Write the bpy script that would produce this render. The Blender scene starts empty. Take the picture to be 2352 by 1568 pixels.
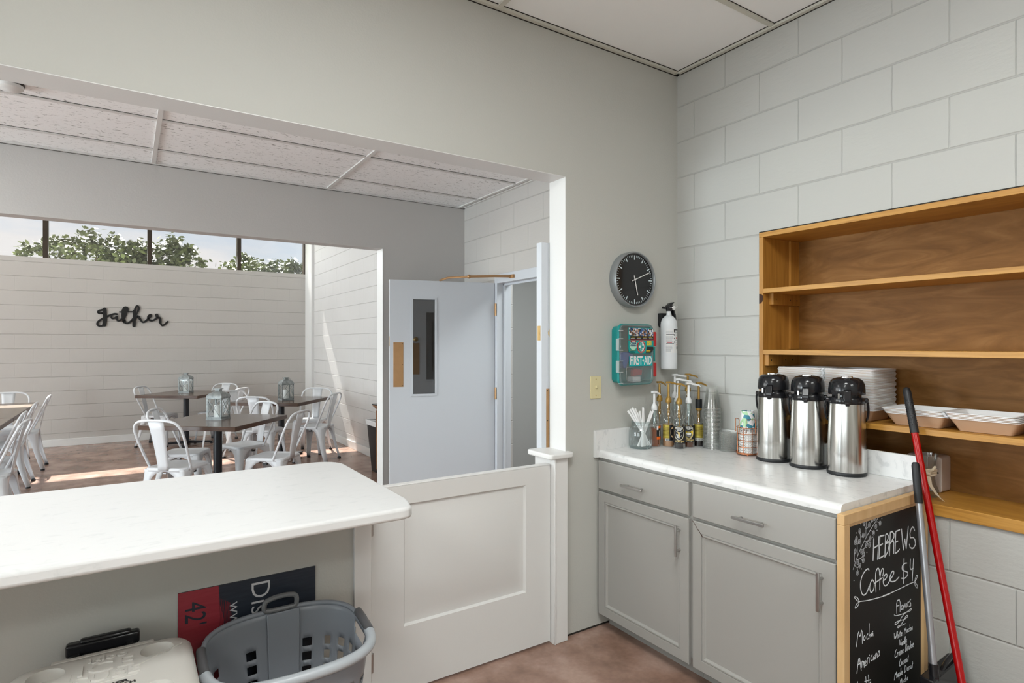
import bpy, bmesh, math, random
from math import sin, cos, pi, radians, hypot
from mathutils import Vector, Matrix
SC = bpy.context.scene
COL = SC.collection
# ---------------------------------------------------------------- camera
cam = bpy.data.cameras.new('camera'); camo = bpy.data.objects.new('camera', cam); COL.objects.link(camo)
camo.location = (0, 0, 1.464); camo.rotation_euler = (radians(90), 0, radians(-33.2))
cam.sensor_width = 36.0; cam.lens = 1348.0 / 2352.0 * 36.0; cam.shift_y = 6.8 / 2352.0
cam.clip_start = 0.05; cam.clip_end = 200
SC.camera = camo
# ---------------------------------------------------------------- colour management
SC.view_settings.view_transform = 'Standard'; SC.view_settings.look = 'None'
SC.view_settings.gamma = 1.0; SC.view_settings.use_curve_mapping = False
SC.view_settings.exposure = 0.0
SC.cycles.transparent_max_bounces = 40
# ---------------------------------------------------------------- sky
world = bpy.data.worlds.new('sky'); SC.world = world; world.use_nodes = True
wn = world.node_tree; wn.nodes.clear()
def wN(t, **k):
    n = wn.nodes.new(t)
    for a, b in k.items(): setattr(n, a, b)
    return n
w_out = wN('ShaderNodeOutputWorld'); w_bg = wN('ShaderNodeBackground'); w_tc = wN('ShaderNodeTexCoord')
w_map = wN('ShaderNodeMapping'); w_map.inputs['Scale'].default_value = (1.2, 1.2, 5.0)
w_noise = wN('ShaderNodeTexNoise'); w_noise.inputs['Scale'].default_value = 2.4; w_noise.inputs['Detail'].default_value = 7; w_noise.inputs['Roughness'].default_value = 0.55
w_ramp = wN('ShaderNodeValToRGB')
w_ramp.color_ramp.elements[0].position = 0.38; w_ramp.color_ramp.elements[0].color = (0.72, 0.79, 0.88, 1)
w_ramp.color_ramp.elements[1].position = 0.56; w_ramp.color_ramp.elements[1].color = (0.97, 0.93, 0.92, 1)
wn.links.new(w_tc.outputs['Generated'], w_map.inputs['Vector']); wn.links.new(w_map.outputs['Vector'], w_noise.inputs['Vector'])
wn.links.new(w_noise.outputs['Fac'], w_ramp.inputs['Fac']); wn.links.new(w_ramp.outputs['Color'], w_bg.inputs['Color'])
w_bg.inputs['Strength'].default_value = 1.0
wn.links.new(w_bg.outputs['Background'], w_out.inputs['Surface'])
# ---------------------------------------------------------------- lights
def area(name, loc, aim, sx, sy, watts, color=(1, 1, 1)):
    l = bpy.data.lights.new(name, 'AREA'); l.shape = 'RECTANGLE'; l.size = sx; l.size_y = sy; l.energy = watts; l.color = color
    o = bpy.data.objects.new(name, l); COL.objects.link(o); o.location = loc
    o.rotation_euler = (Vector(aim)).to_track_quat('-Z', 'Y').to_euler(); return o
sun = bpy.data.lights.new('sun', 'SUN'); sun.energy = 42.0; sun.angle = radians(0.6); sun.color = (1.0, 0.95, 0.88)
suno = bpy.data.objects.new('sun', sun); COL.objects.link(suno)
suno.rotation_euler = Vector((0.08, -1.0, -1.161)).to_track_quat('-Z', 'Y').to_euler()
LIGHTS = [
 ('kitchen_lamp_light', (0.55, 0.55, 2.99), (0, 0, -1), 1.1, 0.5, 38, (0.95, 1.0, 0.99)),
 ('kitchen_lamp_light', (-1.9, 0.0, 2.99), (0, 0, -1), 1.1, 0.5, 34, (0.95, 1.0, 0.98)),
 ('kitchen_lamp_light', (0.8, -1.9, 2.99), (0, 0, -1), 1.1, 0.5, 34, (0.95, 1.0, 0.98)),
 ('kitchen_fill_light', (-4.42, -0.4, 1.5), (1, 0, 0.85), 3.4, 1.7, 88, (0.90, 0.99, 1.0)),  # unseen fill lamp, added to brighten the kitchen ceiling and walls
 ('hall_lamp_light', (-1.7, 3.6, 2.73), (0, 0, -1), 1.1, 0.5, 18, (0.97, 1.0, 0.98)),
 ('hall_window_light', (-6.9, 3.65, 1.3), (1, 0, 0.6), 2.0, 2.0, 330, (0.82, 0.94, 1.0)),
 ('dining_window_light', (-6.9, 7.8, 1.9), (1, 0, 0), 4.6, 2.6, 230, (0.95, 0.99, 1.0)),
 ('clerestory_light', (-1.0, 10.56, 3.1), (0, -1, -0.45), 6.5, 0.75, 50, (0.95, 0.99, 1.0)),
 ('corridor_lamp_light', (3.6, 3.4, 2.65), (0, 0, -1), 0.5, 1.2, 38, (0.93, 0.99, 1.0)),
]
for L in LIGHTS: area(*L)

# ---------------------------------------------------------------- materials
def newmat(name):
    m = bpy.data.materials.new(name); m.use_nodes = True
    return m, m.node_tree, m.node_tree.nodes['Principled BSDF']
def rgba(c): return (c[0], c[1], c[2], 1.0)
def plain(name, col, rough=0.5, metal=0.0, bump=0.0, bscale=60.0, var=0.0, vscale=6.0, spec=0.5, coat=0.0, trans=0.0, ior=1.45, aniso=0.0, alpha=1.0):
    m, nt, b = newmat(name)
    b.inputs['Base Color'].default_value = rgba(col); b.inputs['Roughness'].default_value = rough; b.inputs['Metallic'].default_value = metal
    b.inputs['Specular IOR Level'].default_value = spec; b.inputs['Coat Weight'].default_value = coat; b.inputs['Transmission Weight'].default_value = trans
    b.inputs['IOR'].default_value = ior; b.inputs['Anisotropic'].default_value = aniso; b.inputs['Alpha'].default_value = alpha
    if bump or var:
        tc = nt.nodes.new('ShaderNodeTexCoord')
    if var:
        n = nt.nodes.new('ShaderNodeTexNoise'); n.inputs['Scale'].default_value = vscale; n.inputs['Detail'].default_value = 5
        mx = nt.nodes.new('ShaderNodeMix'); mx.data_type = 'RGBA'
        mx.inputs[6].default_value = rgba([c * (1 - var) for c in col]); mx.inputs[7].default_value = rgba([min(1, c * (1 + var)) for c in col])
        nt.links.new(tc.outputs['Object'], n.inputs['Vector']); nt.links.new(n.outputs['Fac'], mx.inputs[0]); nt.links.new(mx.outputs[2], b.inputs['Base Color'])
    if bump:
        n = nt.nodes.new('ShaderNodeTexNoise'); n.inputs['Scale'].default_value = bscale; n.inputs['Detail'].default_value = 4
        bp = nt.nodes.new('ShaderNodeBump'); bp.inputs['Strength'].default_value = bump; bp.inputs['Distance'].default_value = 0.01
        nt.links.new(tc.outputs['Object'], n.inputs['Vector']); nt.links.new(n.outputs['Fac'], bp.inputs['Height']); nt.links.new(bp.outputs['Normal'], b.inputs['Normal'])
    return m
def block(name, axis, col, ph=0.0, pz=0.018, depth=0.6, upright=0.7):
    """painted concrete block wall; axis = the wall's normal"""
    m, nt, b = newmat(name); b.inputs['Roughness'].default_value = 0.62
    N = nt.nodes.new; Lk = nt.links.new
    tc = N('ShaderNodeTexCoord'); sep = N('ShaderNodeSeparateXYZ'); comb = N('ShaderNodeCombineXYZ')
    Lk(tc.outputs['Object'], sep.inputs[0])
    a1 = N('ShaderNodeMath'); a1.operation = 'ADD'; a1.inputs[1].default_value = ph + 40.64
    a2 = N('ShaderNodeMath'); a2.operation = 'ADD'; a2.inputs[1].default_value = pz + 4.064
    Lk(sep.outputs['Y' if axis == 'X' else 'X'], a1.inputs[0]); Lk(sep.outputs['Z'], a2.inputs[0])
    Lk(a1.outputs[0], comb.inputs['X']); Lk(a2.outputs[0], comb.inputs['Y'])
    wob = N('ShaderNodeTexNoise'); wob.inputs['Scale'].default_value = 5.0; wob.inputs['Detail'].default_value = 3
    Lk(tc.outputs['Object'], wob.inputs['Vector'])
    sub = N('ShaderNodeVectorMath'); sub.operation = 'SUBTRACT'; sub.inputs[1].default_value = (0.5, 0.5, 0.5)
    sc = N('ShaderNodeVectorMath'); sc.operation = 'SCALE'; sc.inputs['Scale'].default_value = 0.007
    ad = N('ShaderNodeVectorMath'); ad.operation = 'ADD'
    Lk(wob.outputs['Color'], sub.inputs[0]); Lk(sub.outputs[0], sc.inputs[0]); Lk(comb.outputs[0], ad.inputs[0]); Lk(sc.outputs[0], ad.inputs[1])
    br = N('ShaderNodeTexBrick'); br.offset = 0.5; br.offset_frequency = 2; br.squash = 1.0
    br.inputs['Scale'].default_value = 1.0; br.inputs['Brick Width'].default_value = 0.4064; br.inputs['Row Height'].default_value = 0.2032
    br.inputs['Mortar Size'].default_value = 0.0030; br.inputs['Mortar Smooth'].default_value = 0.8
    br.inputs['Color1'].default_value = (1, 1, 1, 1); br.inputs['Color2'].default_value = (0.94, 0.94, 0.94, 1); br.inputs['Mortar'].default_value = (0, 0, 0, 1)
    Lk(ad.outputs[0], br.inputs['Vector'])
    sp2 = N('ShaderNodeSeparateXYZ'); Lk(ad.outputs[0], sp2.inputs[0])
    md = N('ShaderNodeMath'); md.operation = 'PINGPONG'; md.inputs[1].default_value = 0.1016; Lk(sp2.outputs['Y'], md.inputs[0])
    rw = N('ShaderNodeMapRange'); rw.inputs[1].default_value = 0.0055; rw.inputs[2].default_value = 0.0012; Lk(md.outputs[0], rw.inputs[0])
    up_ = N('ShaderNodeMath'); up_.operation = 'MULTIPLY'; up_.inputs[1].default_value = upright; Lk(br.outputs['Fac'], up_.inputs[0])
    jt = N('ShaderNodeMath'); jt.operation = 'MAXIMUM'; Lk(rw.outputs[0], jt.inputs[0]); Lk(up_.outputs[0], jt.inputs[1])
    n1 = N('ShaderNodeTexNoise'); n1.inputs['Scale'].default_value = 38; n1.inputs['Detail'].default_value = 6; n1.inputs['Roughness'].default_value = 0.62
    mp = N('ShaderNodeMapping'); mp.inputs['Scale'].default_value = (1, 0.6, 1.6) if axis == 'X' else (0.6, 1, 1.6)
    Lk(tc.outputs['Object'], mp.inputs[0]); Lk(mp.outputs[0], n1.inputs['Vector'])
    h = N('ShaderNodeMath'); h.operation = 'MULTIPLY_ADD'; h.inputs[1].default_value = 0.24; Lk(n1.outputs['Fac'], h.inputs[0])
    inv = N('ShaderNodeMath'); inv.operation = 'MULTIPLY'; inv.inputs[1].default_value = -depth; Lk(jt.outputs[0], inv.inputs[0]); Lk(inv.outputs[0], h.inputs[2])
    bp = N('ShaderNodeBump'); bp.inputs['Strength'].default_value = 0.75; bp.inputs['Distance'].default_value = 0.008
    Lk(h.outputs[0], bp.inputs['Height']); Lk(bp.outputs['Normal'], b.inputs['Normal'])
    n2 = N('ShaderNodeTexNoise'); n2.inputs['Scale'].default_value = 1.3; n2.inputs['Detail'].default_value = 4; Lk(tc.outputs['Object'], n2.inputs['Vector'])
    mx = N('ShaderNodeMix'); mx.data_type = 'RGBA'; mx.inputs[6].default_value = rgba([c * 0.95 for c in col]); mx.inputs[7].default_value = rgba([c * 1.05 for c in col])
    Lk(n2.outputs['Fac'], mx.inputs[0])
    mj = N('ShaderNodeMix'); mj.data_type = 'RGBA'; mj.inputs[7].default_value = rgba([c * 0.95 for c in col]); Lk(jt.outputs[0], mj.inputs[0]); Lk(mx.outputs[2], mj.inputs[6])
    Lk(mj.outputs[2], b.inputs['Base Color'])
    return m
def ramp_mat(name, scale, stops, rough=0.4, stretch=(1, 1, 1), detail=6, dist=0.0, bump=0.0, kind='noise', spec=0.5, coat=0.0, metal=0.0):
    m, nt, b = newmat(name); b.inputs['Roughness'].default_value = rough; b.inputs['Specular IOR Level'].default_value = spec; b.inputs['Coat Weight'].default_value = coat; b.inputs['Metallic'].default_value = metal
    tc = nt.nodes.new('ShaderNodeTexCoord'); mp = nt.nodes.new('ShaderNodeMapping'); mp.inputs['Scale'].default_value = stretch
    nt.links.new(tc.outputs['Object'], mp.inputs[0])
    if kind == 'noise':
        n = nt.nodes.new('ShaderNodeTexNoise'); n.inputs['Scale'].default_value = scale; n.inputs['Detail'].default_value = detail; n.inputs['Distortion'].default_value = dist; n.inputs['Roughness'].default_value = 0.6
        fac = n.outputs['Fac']
    elif kind == 'voronoi':
        n = nt.nodes.new('ShaderNodeTexVoronoi'); n.inputs['Scale'].default_value = scale; fac = n.outputs['Color']
    else:
        n = nt.nodes.new('ShaderNodeTexWave'); n.inputs['Scale'].default_value = scale; n.inputs['Distortion'].default_value = dist; n.inputs['Detail'].default_value = detail; n.inputs['Detail Scale'].default_value = 1.2; fac = n.outputs['Fac']
    nt.links.new(mp.outputs[0], n.inputs['Vector'])
    r = nt.nodes.new('ShaderNodeValToRGB'); e = r.color_ramp.elements
    while len(e) < len(stops): e.new(0.5)
    for i, (p, c) in enumerate(stops): e[i].position = p; e[i].color = rgba(c)
    if kind == 'voronoi': r.color_ramp.interpolation = 'CONSTANT'
    nt.links.new(fac, r.inputs[0]); nt.links.new(r.outputs[0], b.inputs['Base Color'])
    if bump:
        bp = nt.nodes.new('ShaderNodeBump'); bp.inputs['Strength'].default_value = bump; bp.inputs['Distance'].default_value = 0.004
        nt.links.new(fac, bp.inputs['Height']); nt.links.new(bp.outputs['Normal'], b.inputs['Normal'])
    return m
def clear(name, tint=(1, 1, 1), gloss=0.12, rough=0.03, body=0.0, bodycol=(0.8, 0.8, 0.8), fres=0.55):
    """thin clear plastic or glass: see-through, with a glossy coat and a little body colour"""
    m = bpy.data.materials.new(name); m.use_nodes = True; nt = m.node_tree; nt.nodes.clear()
    out = nt.nodes.new('ShaderNodeOutputMaterial'); tr = nt.nodes.new('ShaderNodeBsdfTransparent'); gl = nt.nodes.new('ShaderNodeBsdfGlossy'); df = nt.nodes.new('ShaderNodeBsdfDiffuse')
    tr.inputs[0].default_value = rgba(tint); gl.inputs['Roughness'].default_value = rough; gl.inputs[0].default_value = (0.95, 0.97, 0.98, 1); df.inputs[0].default_value = rgba(bodycol)
    lw = nt.nodes.new('ShaderNodeLayerWeight'); lw.inputs['Blend'].default_value = 0.35
    mr = nt.nodes.new('ShaderNodeMath'); mr.operation = 'MULTIPLY_ADD'; mr.inputs[1].default_value = fres; mr.inputs[2].default_value = gloss; nt.links.new(lw.outputs['Fresnel'], mr.inputs[0])
    m1 = nt.nodes.new('ShaderNodeMixShader'); m1.inputs[0].default_value = body; nt.links.new(tr.outputs[0], m1.inputs[1]); nt.links.new(df.outputs[0], m1.inputs[2])
    m2 = nt.nodes.new('ShaderNodeMixShader'); nt.links.new(mr.outputs[0], m2.inputs[0]); nt.links.new(m1.outputs[0], m2.inputs[1]); nt.links.new(gl.outputs[0], m2.inputs[2])
    nt.links.new(m2.outputs[0], out.inputs[0]); return m
def emit(name, col, s):
    m = bpy.data.materials.new(name); m.use_nodes = True; nt = m.node_tree; nt.nodes.clear()
    out = nt.nodes.new('ShaderNodeOutputMaterial'); e = nt.nodes.new('ShaderNodeEmission'); e.inputs[0].default_value = rgba(col); e.inputs[1].default_value = s; nt.links.new(e.outputs[0], out.inputs[0]); return m
def floor_mat():
    m, nt, b = newmat('stained_concrete'); N = nt.nodes.new; Lk = nt.links.new
    tc = N('ShaderNodeTexCoord')
    n1 = N('ShaderNodeTexNoise'); n1.inputs['Scale'].default_value = 3.4; n1.inputs['Detail'].default_value = 8; n1.inputs['Roughness'].default_value = 0.55; n1.inputs['Distortion'].default_value = 0.15
    n2 = N('ShaderNodeTexNoise'); n2.inputs['Scale'].default_value = 45; n2.inputs['Detail'].default_value = 5
    Lk(tc.outputs['Object'], n1.inputs[0]); Lk(tc.outputs['Object'], n2.inputs[0])
    r = N('ShaderNodeValToRGB'); e = r.color_ramp.elements; e.new(0.5)
    for i, (p, c) in enumerate([(0.36, (0.225, 0.135, 0.098)), (0.5, (0.315, 0.195, 0.150)), (0.64, (0.420, 0.285, 0.232))]): e[i].position = p; e[i].color = rgba(c)
    Lk(n1.outputs[0], r.inputs[0])
    mx = N('ShaderNodeMix'); mx.data_type = 'RGBA'; mx.blend_type = 'OVERLAY'; mx.inputs[0].default_value = 0.18; Lk(r.outputs[0], mx.inputs[6]); Lk(n2.outputs[0], mx.inputs[7]); Lk(mx.outputs[2], b.inputs['Base Color'])
    rr = N('ShaderNodeMapRange'); rr.inputs[3].default_value = 0.18; rr.inputs[4].default_value = 0.30; Lk(n1.outputs[0], rr.inputs[0]); Lk(rr.outputs[0], b.inputs['Roughness'])
    bp = N('ShaderNodeBump'); bp.inputs['Strength'].default_value = 0.03; bp.inputs['Distance'].default_value = 0.002; Lk(n2.outputs[0], bp.inputs['Height']); Lk(bp.outputs[0], b.inputs['Normal'])
    return m
def tile_mat():
    m, nt, b = newmat('fissured_ceiling_tile'); N = nt.nodes.new; Lk = nt.links.new; b.inputs['Roughness'].default_value = 0.9
    tc = N('ShaderNodeTexCoord'); mp = N('ShaderNodeMapping'); mp.inputs['Scale'].default_value = (0.45, 1.3, 1); Lk(tc.outputs['Object'], mp.inputs[0])
    n = N('ShaderNodeTexNoise'); n.inputs['Scale'].default_value = 62; n.inputs['Detail'].default_value = 3; n.inputs['Roughness'].default_value = 0.7; n.inputs['Distortion'].default_value = 0.8; Lk(mp.outputs[0], n.inputs[0])
    r = N('ShaderNodeValToRGB'); e = r.color_ramp.elements; e.new(0.4); e[0].position = 0.33; e[0].color = rgba((0.22, 0.21, 0.20)); e[1].position = 0.40; e[1].color = rgba((0.92, 0.92, 0.92)); e[2].position = 1; e[2].color = rgba((0.94, 0.94, 0.94))
    Lk(n.outputs[0], r.inputs[0]); Lk(r.outputs[0], b.inputs['Base Color'])
    bp = N('ShaderNodeBump'); bp.inputs['Strength'].default_value = 0.5; bp.inputs['Distance'].default_value = 0.004; Lk(n.outputs[0], bp.inputs['Height']); Lk(bp.outputs[0], b.inputs['Normal'])
    return m
M = {}
M['wall'] = plain('painted_drywall', (0.50, 0.502, 0.470), 0.6, bump=0.08, bscale=120, var=0.015, vscale=1.2)
M['wall_hall'] = plain('painted_drywall_hall', (0.56, 0.545, 0.53), 0.6, bump=0.08, bscale=120, var=0.015, vscale=1.2)
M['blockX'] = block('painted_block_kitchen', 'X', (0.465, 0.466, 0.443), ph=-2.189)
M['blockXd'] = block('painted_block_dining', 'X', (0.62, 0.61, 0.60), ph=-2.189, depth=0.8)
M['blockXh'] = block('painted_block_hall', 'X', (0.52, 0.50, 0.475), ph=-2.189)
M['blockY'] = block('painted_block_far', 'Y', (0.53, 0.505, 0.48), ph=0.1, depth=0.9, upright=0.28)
M['white'] = plain('white_enamel', (0.70, 0.70, 0.69), 0.38, bump=0.03, bscale=90)
M['door'] = plain('door_enamel', (0.58, 0.61, 0.65), 0.34, bump=0.03, bscale=70)
M['trimw'] = plain('trim_enamel', (0.74, 0.74, 0.73), 0.4)
M['ctile'] = plain('smooth_ceiling_tile', (0.92, 0.925, 0.92), 0.85, var=0.03, vscale=1.5)
M['grid'] = plain('ceiling_grid', (0.60, 0.59, 0.52), 0.5, bump=0.2, bscale=30)
M['gap'] = plain('dark_gap', (0.03, 0.025, 0.02), 0.9)
M['gridw'] = plain('ceiling_grid_white', (0.70, 0.69, 0.67), 0.5)
M['atile'] = tile_mat()
M['floor'] = floor_mat()
M['lam'] = ramp_mat('marble_laminate', 16, [(0.34, (0.60, 0.61, 0.61)), (0.43, (0.71, 0.715, 0.71)), (1, (0.76, 0.76, 0.755))], 0.27, stretch=(2.2, 1, 1), detail=8, dist=0.8)
M['lamw'] = ramp_mat('white_laminate', 16, [(0.34, (0.63, 0.64, 0.64)), (0.42, (0.68, 0.685, 0.685)), (1, (0.70, 0.705, 0.705))], 0.34, stretch=(1, 2.2, 1), detail=8, dist=0.8, spec=0.22)
M['cab'] = plain('grey_cabinet_paint', (0.36, 0.355, 0.335), 0.36, bump=0.02, bscale=40)
M['cabd'] = plain('dark_cabinet_gap', (0.07, 0.065, 0.055), 0.7)
M['steel'] = ramp_mat('brushed_steel_reflection_streaks', 55, [(0.35, (0.40, 0.39, 0.37)), (0.5, (0.56, 0.55, 0.53)), (0.65, (0.68, 0.67, 0.65))], 0.22, stretch=(1, 1, 0.012), detail=3, metal=1.0)  # upright pale and dark streaks in the colour stand in for reflections
M['nickel'] = plain('brushed_nickel', (0.50, 0.49, 0.48), 0.32, 1.0)
M['chrome'] = plain('chrome', (0.8, 0.8, 0.8), 0.12, 1.0)
M['brass'] = plain('brass', (0.55, 0.38, 0.16), 0.35, 1.0)
M['bronze'] = plain('aged_bronze_plate', (0.46, 0.27, 0.13), 0.42, 0.75, var=0.1, vscale=20)
M['blackpl'] = plain('black_plastic', (0.012, 0.012, 0.014), 0.16)
M['blackmat'] = plain('black_rubber', (0.012, 0.013, 0.015), 0.45)
M['blackmetal'] = plain('black_metal', (0.012, 0.013, 0.018), 0.35)
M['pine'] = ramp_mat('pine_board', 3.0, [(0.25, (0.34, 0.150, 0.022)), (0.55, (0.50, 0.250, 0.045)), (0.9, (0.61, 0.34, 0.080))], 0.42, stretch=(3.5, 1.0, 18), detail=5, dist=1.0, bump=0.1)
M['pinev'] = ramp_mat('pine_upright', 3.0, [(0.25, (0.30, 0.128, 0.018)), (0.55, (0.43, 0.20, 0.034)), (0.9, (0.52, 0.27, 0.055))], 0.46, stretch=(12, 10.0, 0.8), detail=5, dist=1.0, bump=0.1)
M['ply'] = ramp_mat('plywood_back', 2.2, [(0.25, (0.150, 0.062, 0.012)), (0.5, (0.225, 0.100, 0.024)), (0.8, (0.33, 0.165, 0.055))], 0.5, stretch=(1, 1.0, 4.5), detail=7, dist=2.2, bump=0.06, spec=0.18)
M['palewood'] = ramp_mat('pale_wood_frame', 3.0, [(0.3, (0.55, 0.34, 0.15)), (0.8, (0.68, 0.47, 0.24))], 0.5, stretch=(8, 8, 1.0), detail=4)
M['slate'] = plain('chalkboard_slate', (0.009, 0.0085, 0.0075), 0.5, var=0.25, vscale=9, spec=0.25)
M['chalk'] = plain('chalk_marker', (0.72, 0.76, 0.80), 0.9)
M['chalkdim'] = plain('chalk_marker_thin', (0.42, 0.44, 0.47), 0.9)
M['chair'] = plain('white_powder_coat', (0.70, 0.72, 0.75), 0.30)
M['tabletop'] = ramp_mat('dark_walnut_top', 2.5, [(0.3, (0.060, 0.034, 0.022)), (0.7, (0.135, 0.080, 0.052))], 0.22, stretch=(1, 9, 1), detail=6, dist=0.6, spec=0.6)
M['edge'] = ramp_mat('walnut_edge', 4, [(0.3, (0.040, 0.017, 0.009)), (0.7, (0.090, 0.042, 0.022))], 0.3, stretch=(1, 1, 9), detail=4)
M['galv'] = ramp_mat('galvanised_sheet', 30, [(0.3, (0.17, 0.19, 0.19)), (0.7, (0.36, 0.38, 0.38))], 0.5, metal=0.3)
M['glass'] = clear('window_glass', (0.97, 0.98, 0.98), 0.04)
M['pane'] = clear('door_vision_pane', (0.30, 0.28, 0.25), 0.16, 0.02, body=0.12, bodycol=(0.10, 0.09, 0.08))
M['lanternglass'] = clear('lantern_glass', (0.97, 0.98, 0.98), 0.01, fres=0.12)
M['wax'] = plain('ivory_wax', (0.80, 0.80, 0.78), 0.5)
M['mull'] = plain('dark_bronze_mullion', (0.045, 0.032, 0.022), 0.4)
M['teal'] = plain('teal_plastic', (0.005, 0.25, 0.24), 0.35)
M['tealb'] = plain('teal_label', (0.0, 0.33, 0.31), 0.4)
M['tealc'] = plain('bright_teal_label', (0.0, 0.40, 0.42), 0.4)
M['lidpl'] = clear('cloudy_lid_plastic', (0.80, 0.83, 0.84), 0.05, 0.12, body=0.16, bodycol=(0.66, 0.69, 0.70), fres=0.4)
M['clearpl'] = plain('clear_clip_plastic', (0.36, 0.44, 0.44), 0.25)
M['red'] = plain('red_plastic', (0.42, 0.008, 0.008), 0.3)
M['redpole'] = plain('red_painted_pole', (0.36, 0.0, 0.001), 0.25)
M['extw'] = plain('white_cylinder_paint', (0.70, 0.73, 0.76), 0.28)
M['ivory'] = plain('ivory_plastic', (0.66, 0.60, 0.36), 0.4)
M['yellow'] = plain('label_yellow', (0.80, 0.58, 0.01), 0.4)
M['labelw'] = plain('label_white', (0.75, 0.75, 0.74), 0.5)
M['labelk'] = plain('label_black', (0.012, 0.012, 0.013), 0.35)
M['labelg'] = ramp_mat('label_gold', 70, [(0.35, (0.16, 0.11, 0.015)), (0.6, (0.50, 0.40, 0.06))], 0.35, stretch=(0.2, 0.2, 2), metal=0.3)
M['goldp'] = plain('gold_pump_plastic', (0.34, 0.20, 0.045), 0.32, 0.35)
M['whitep'] = plain('white_pump_plastic', (0.78, 0.79, 0.80), 0.3)
M['goldtxt'] = plain('gold_lettering', (0.65, 0.48, 0.18), 0.4)
M['cream'] = plain('label_cream', (0.70, 0.48, 0.25), 0.5)
M['bglass'] = clear('bottle_glass', (0.93, 0.93, 0.92), 0.05, fres=0.35)
M['jarglass'] = clear('jar_glass', (0.90, 0.93, 0.93), 0.05, fres=0.35)
M['cupclear'] = clear('clear_cup_plastic', (0.985, 0.985, 0.98), 0.02, 0.12, body=0.02, bodycol=(0.8, 0.8, 0.77), fres=0.20)
M['syr_amber'] = plain('amber_syrup', (0.20, 0.055, 0.015), 0.15)
M['syr_tan'] = plain('tan_syrup', (0.44, 0.25, 0.13), 0.3)
M['syr_dark'] = plain('dark_syrup', (0.010, 0.006, 0.006), 0.12)
M['syr_brown'] = plain('brown_syrup', (0.10, 0.030, 0.010), 0.12)
M['orange'] = plain('orange_label', (0.75, 0.13, 0.01), 0.4)
M['paper'] = plain('paper_white', (0.80, 0.80, 0.80), 0.6)
M['copper'] = plain('copper_wire', (0.72, 0.30, 0.15), 0.22, 1.0)
M['foam'] = plain('white_foam', (0.80, 0.81, 0.82), 0.45)
M['tan'] = plain('tan_fibre', (0.52, 0.34, 0.22), 0.55)
M['rimclear'] = clear('clear_plastic_rim', (0.95, 0.95, 0.94), 0.16, 0.08, body=0.30, bodycol=(0.62, 0.63, 0.59), fres=0.5)
M['lidclear'] = clear('clear_lid_plastic', (0.985, 0.985, 0.98), 0.02, 0.12, body=0.08, bodycol=(0.8, 0.8, 0.77), fres=0.2)
M['cupswirl'] = ramp_mat('swirl_printed_paper', 55, [(0.42, (0.78, 0.77, 0.76)), (0.45, (0.07, 0.05, 0.045)), (0.49, (0.07, 0.05, 0.045)), (0.52, (0.78, 0.77, 0.76))], 0.5, detail=1, dist=1.6)
M['cupleaf'] = ramp_mat('leaf_printed_paper', 55, [(0.0, (0.80, 0.80, 0.80)), (0.42, (0.03, 0.20, 0.28)), (0.55, (0.38, 0.62, 0.36)), (0.68, (0.80, 0.80, 0.80))], 0.5, kind='voronoi')
M['photo'] = ramp_mat('photo_strip', 120, [(0.0, (0.02, 0.02, 0.02)), (0.3, (0.40, 0.20, 0.12)), (0.45, (0.70, 0.72, 0.74)), (0.62, (0.04, 0.12, 0.30)), (0.75, (0.10, 0.06, 0.04))], 0.4, kind='voronoi')
M['blue'] = plain('blue_glove', (0.05, 0.16, 0.50), 0.5)
M['greybasket'] = plain('grey_basket_plastic', (0.23, 0.25, 0.28), 0.33)
M['greyrim'] = plain('light_grey_rim_plastic', (0.40, 0.43, 0.46), 0.30)
M['darkrim'] = plain('dark_grey_grip', (0.09, 0.09, 0.095), 0.4)
M['cooler'] = plain('cooler_white', (0.62, 0.60, 0.56), 0.36)
M['redposter'] = ramp_mat('red_corrugated_sheet', 90, [(0.3, (0.27, 0.022, 0.035)), (0.7, (0.31, 0.030, 0.045))], 0.45, stretch=(0.1, 1, 1), detail=2)
M['navy'] = ramp_mat('navy_corrugated_sheet', 90, [(0.3, (0.012, 0.018, 0.030)), (0.7, (0.020, 0.028, 0.042))], 0.45, stretch=(0.1, 1, 1), detail=2)
M['postertxt'] = plain('poster_letter_grey', (0.55, 0.55, 0.57), 0.5)
M['clockgrey'] = plain('clock_silver', (0.30, 0.32, 0.33), 0.35, 0.5)
M['clockface'] = plain('clock_black_dial', (0.014, 0.014, 0.015), 0.10)
M['clockmark'] = plain('clock_marks', (0.62, 0.72, 0.76), 0.4)
M['alu'] = plain('aluminium_tube', (0.42, 0.43, 0.46), 0.32, 0.7)
M['beige'] = plain('beige_box_paint', (0.55, 0.47, 0.42), 0.45)
M['cloth'] = plain('natural_cotton_tape', (0.62, 0.52, 0.38), 0.9, bump=0.3, bscale=300)
M['leaf'] = ramp_mat('tree_leaves', 3.0, [(0.3, (0.060, 0.080, 0.038)), (0.7, (0.150, 0.170, 0.085))], 0.5)
M['bark'] = plain('tree_bark', (0.10, 0.08, 0.06), 0.9)
M['grass'] = plain('outdoor_ground', (0.22, 0.26, 0.14), 0.9)
M['lamp'] = emit('lit_diffuser', (1.0, 0.97, 0.92), 6.0)
M['brownwood'] = ramp_mat('brown_cabinet_wood', 3, [(0.3, (0.16, 0.065, 0.022)), (0.7, (0.34, 0.16, 0.06))], 0.4, stretch=(10, 10, 1))
M['gasket'] = plain('dark_knot', (0.05, 0.02, 0.01), 0.8)

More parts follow.
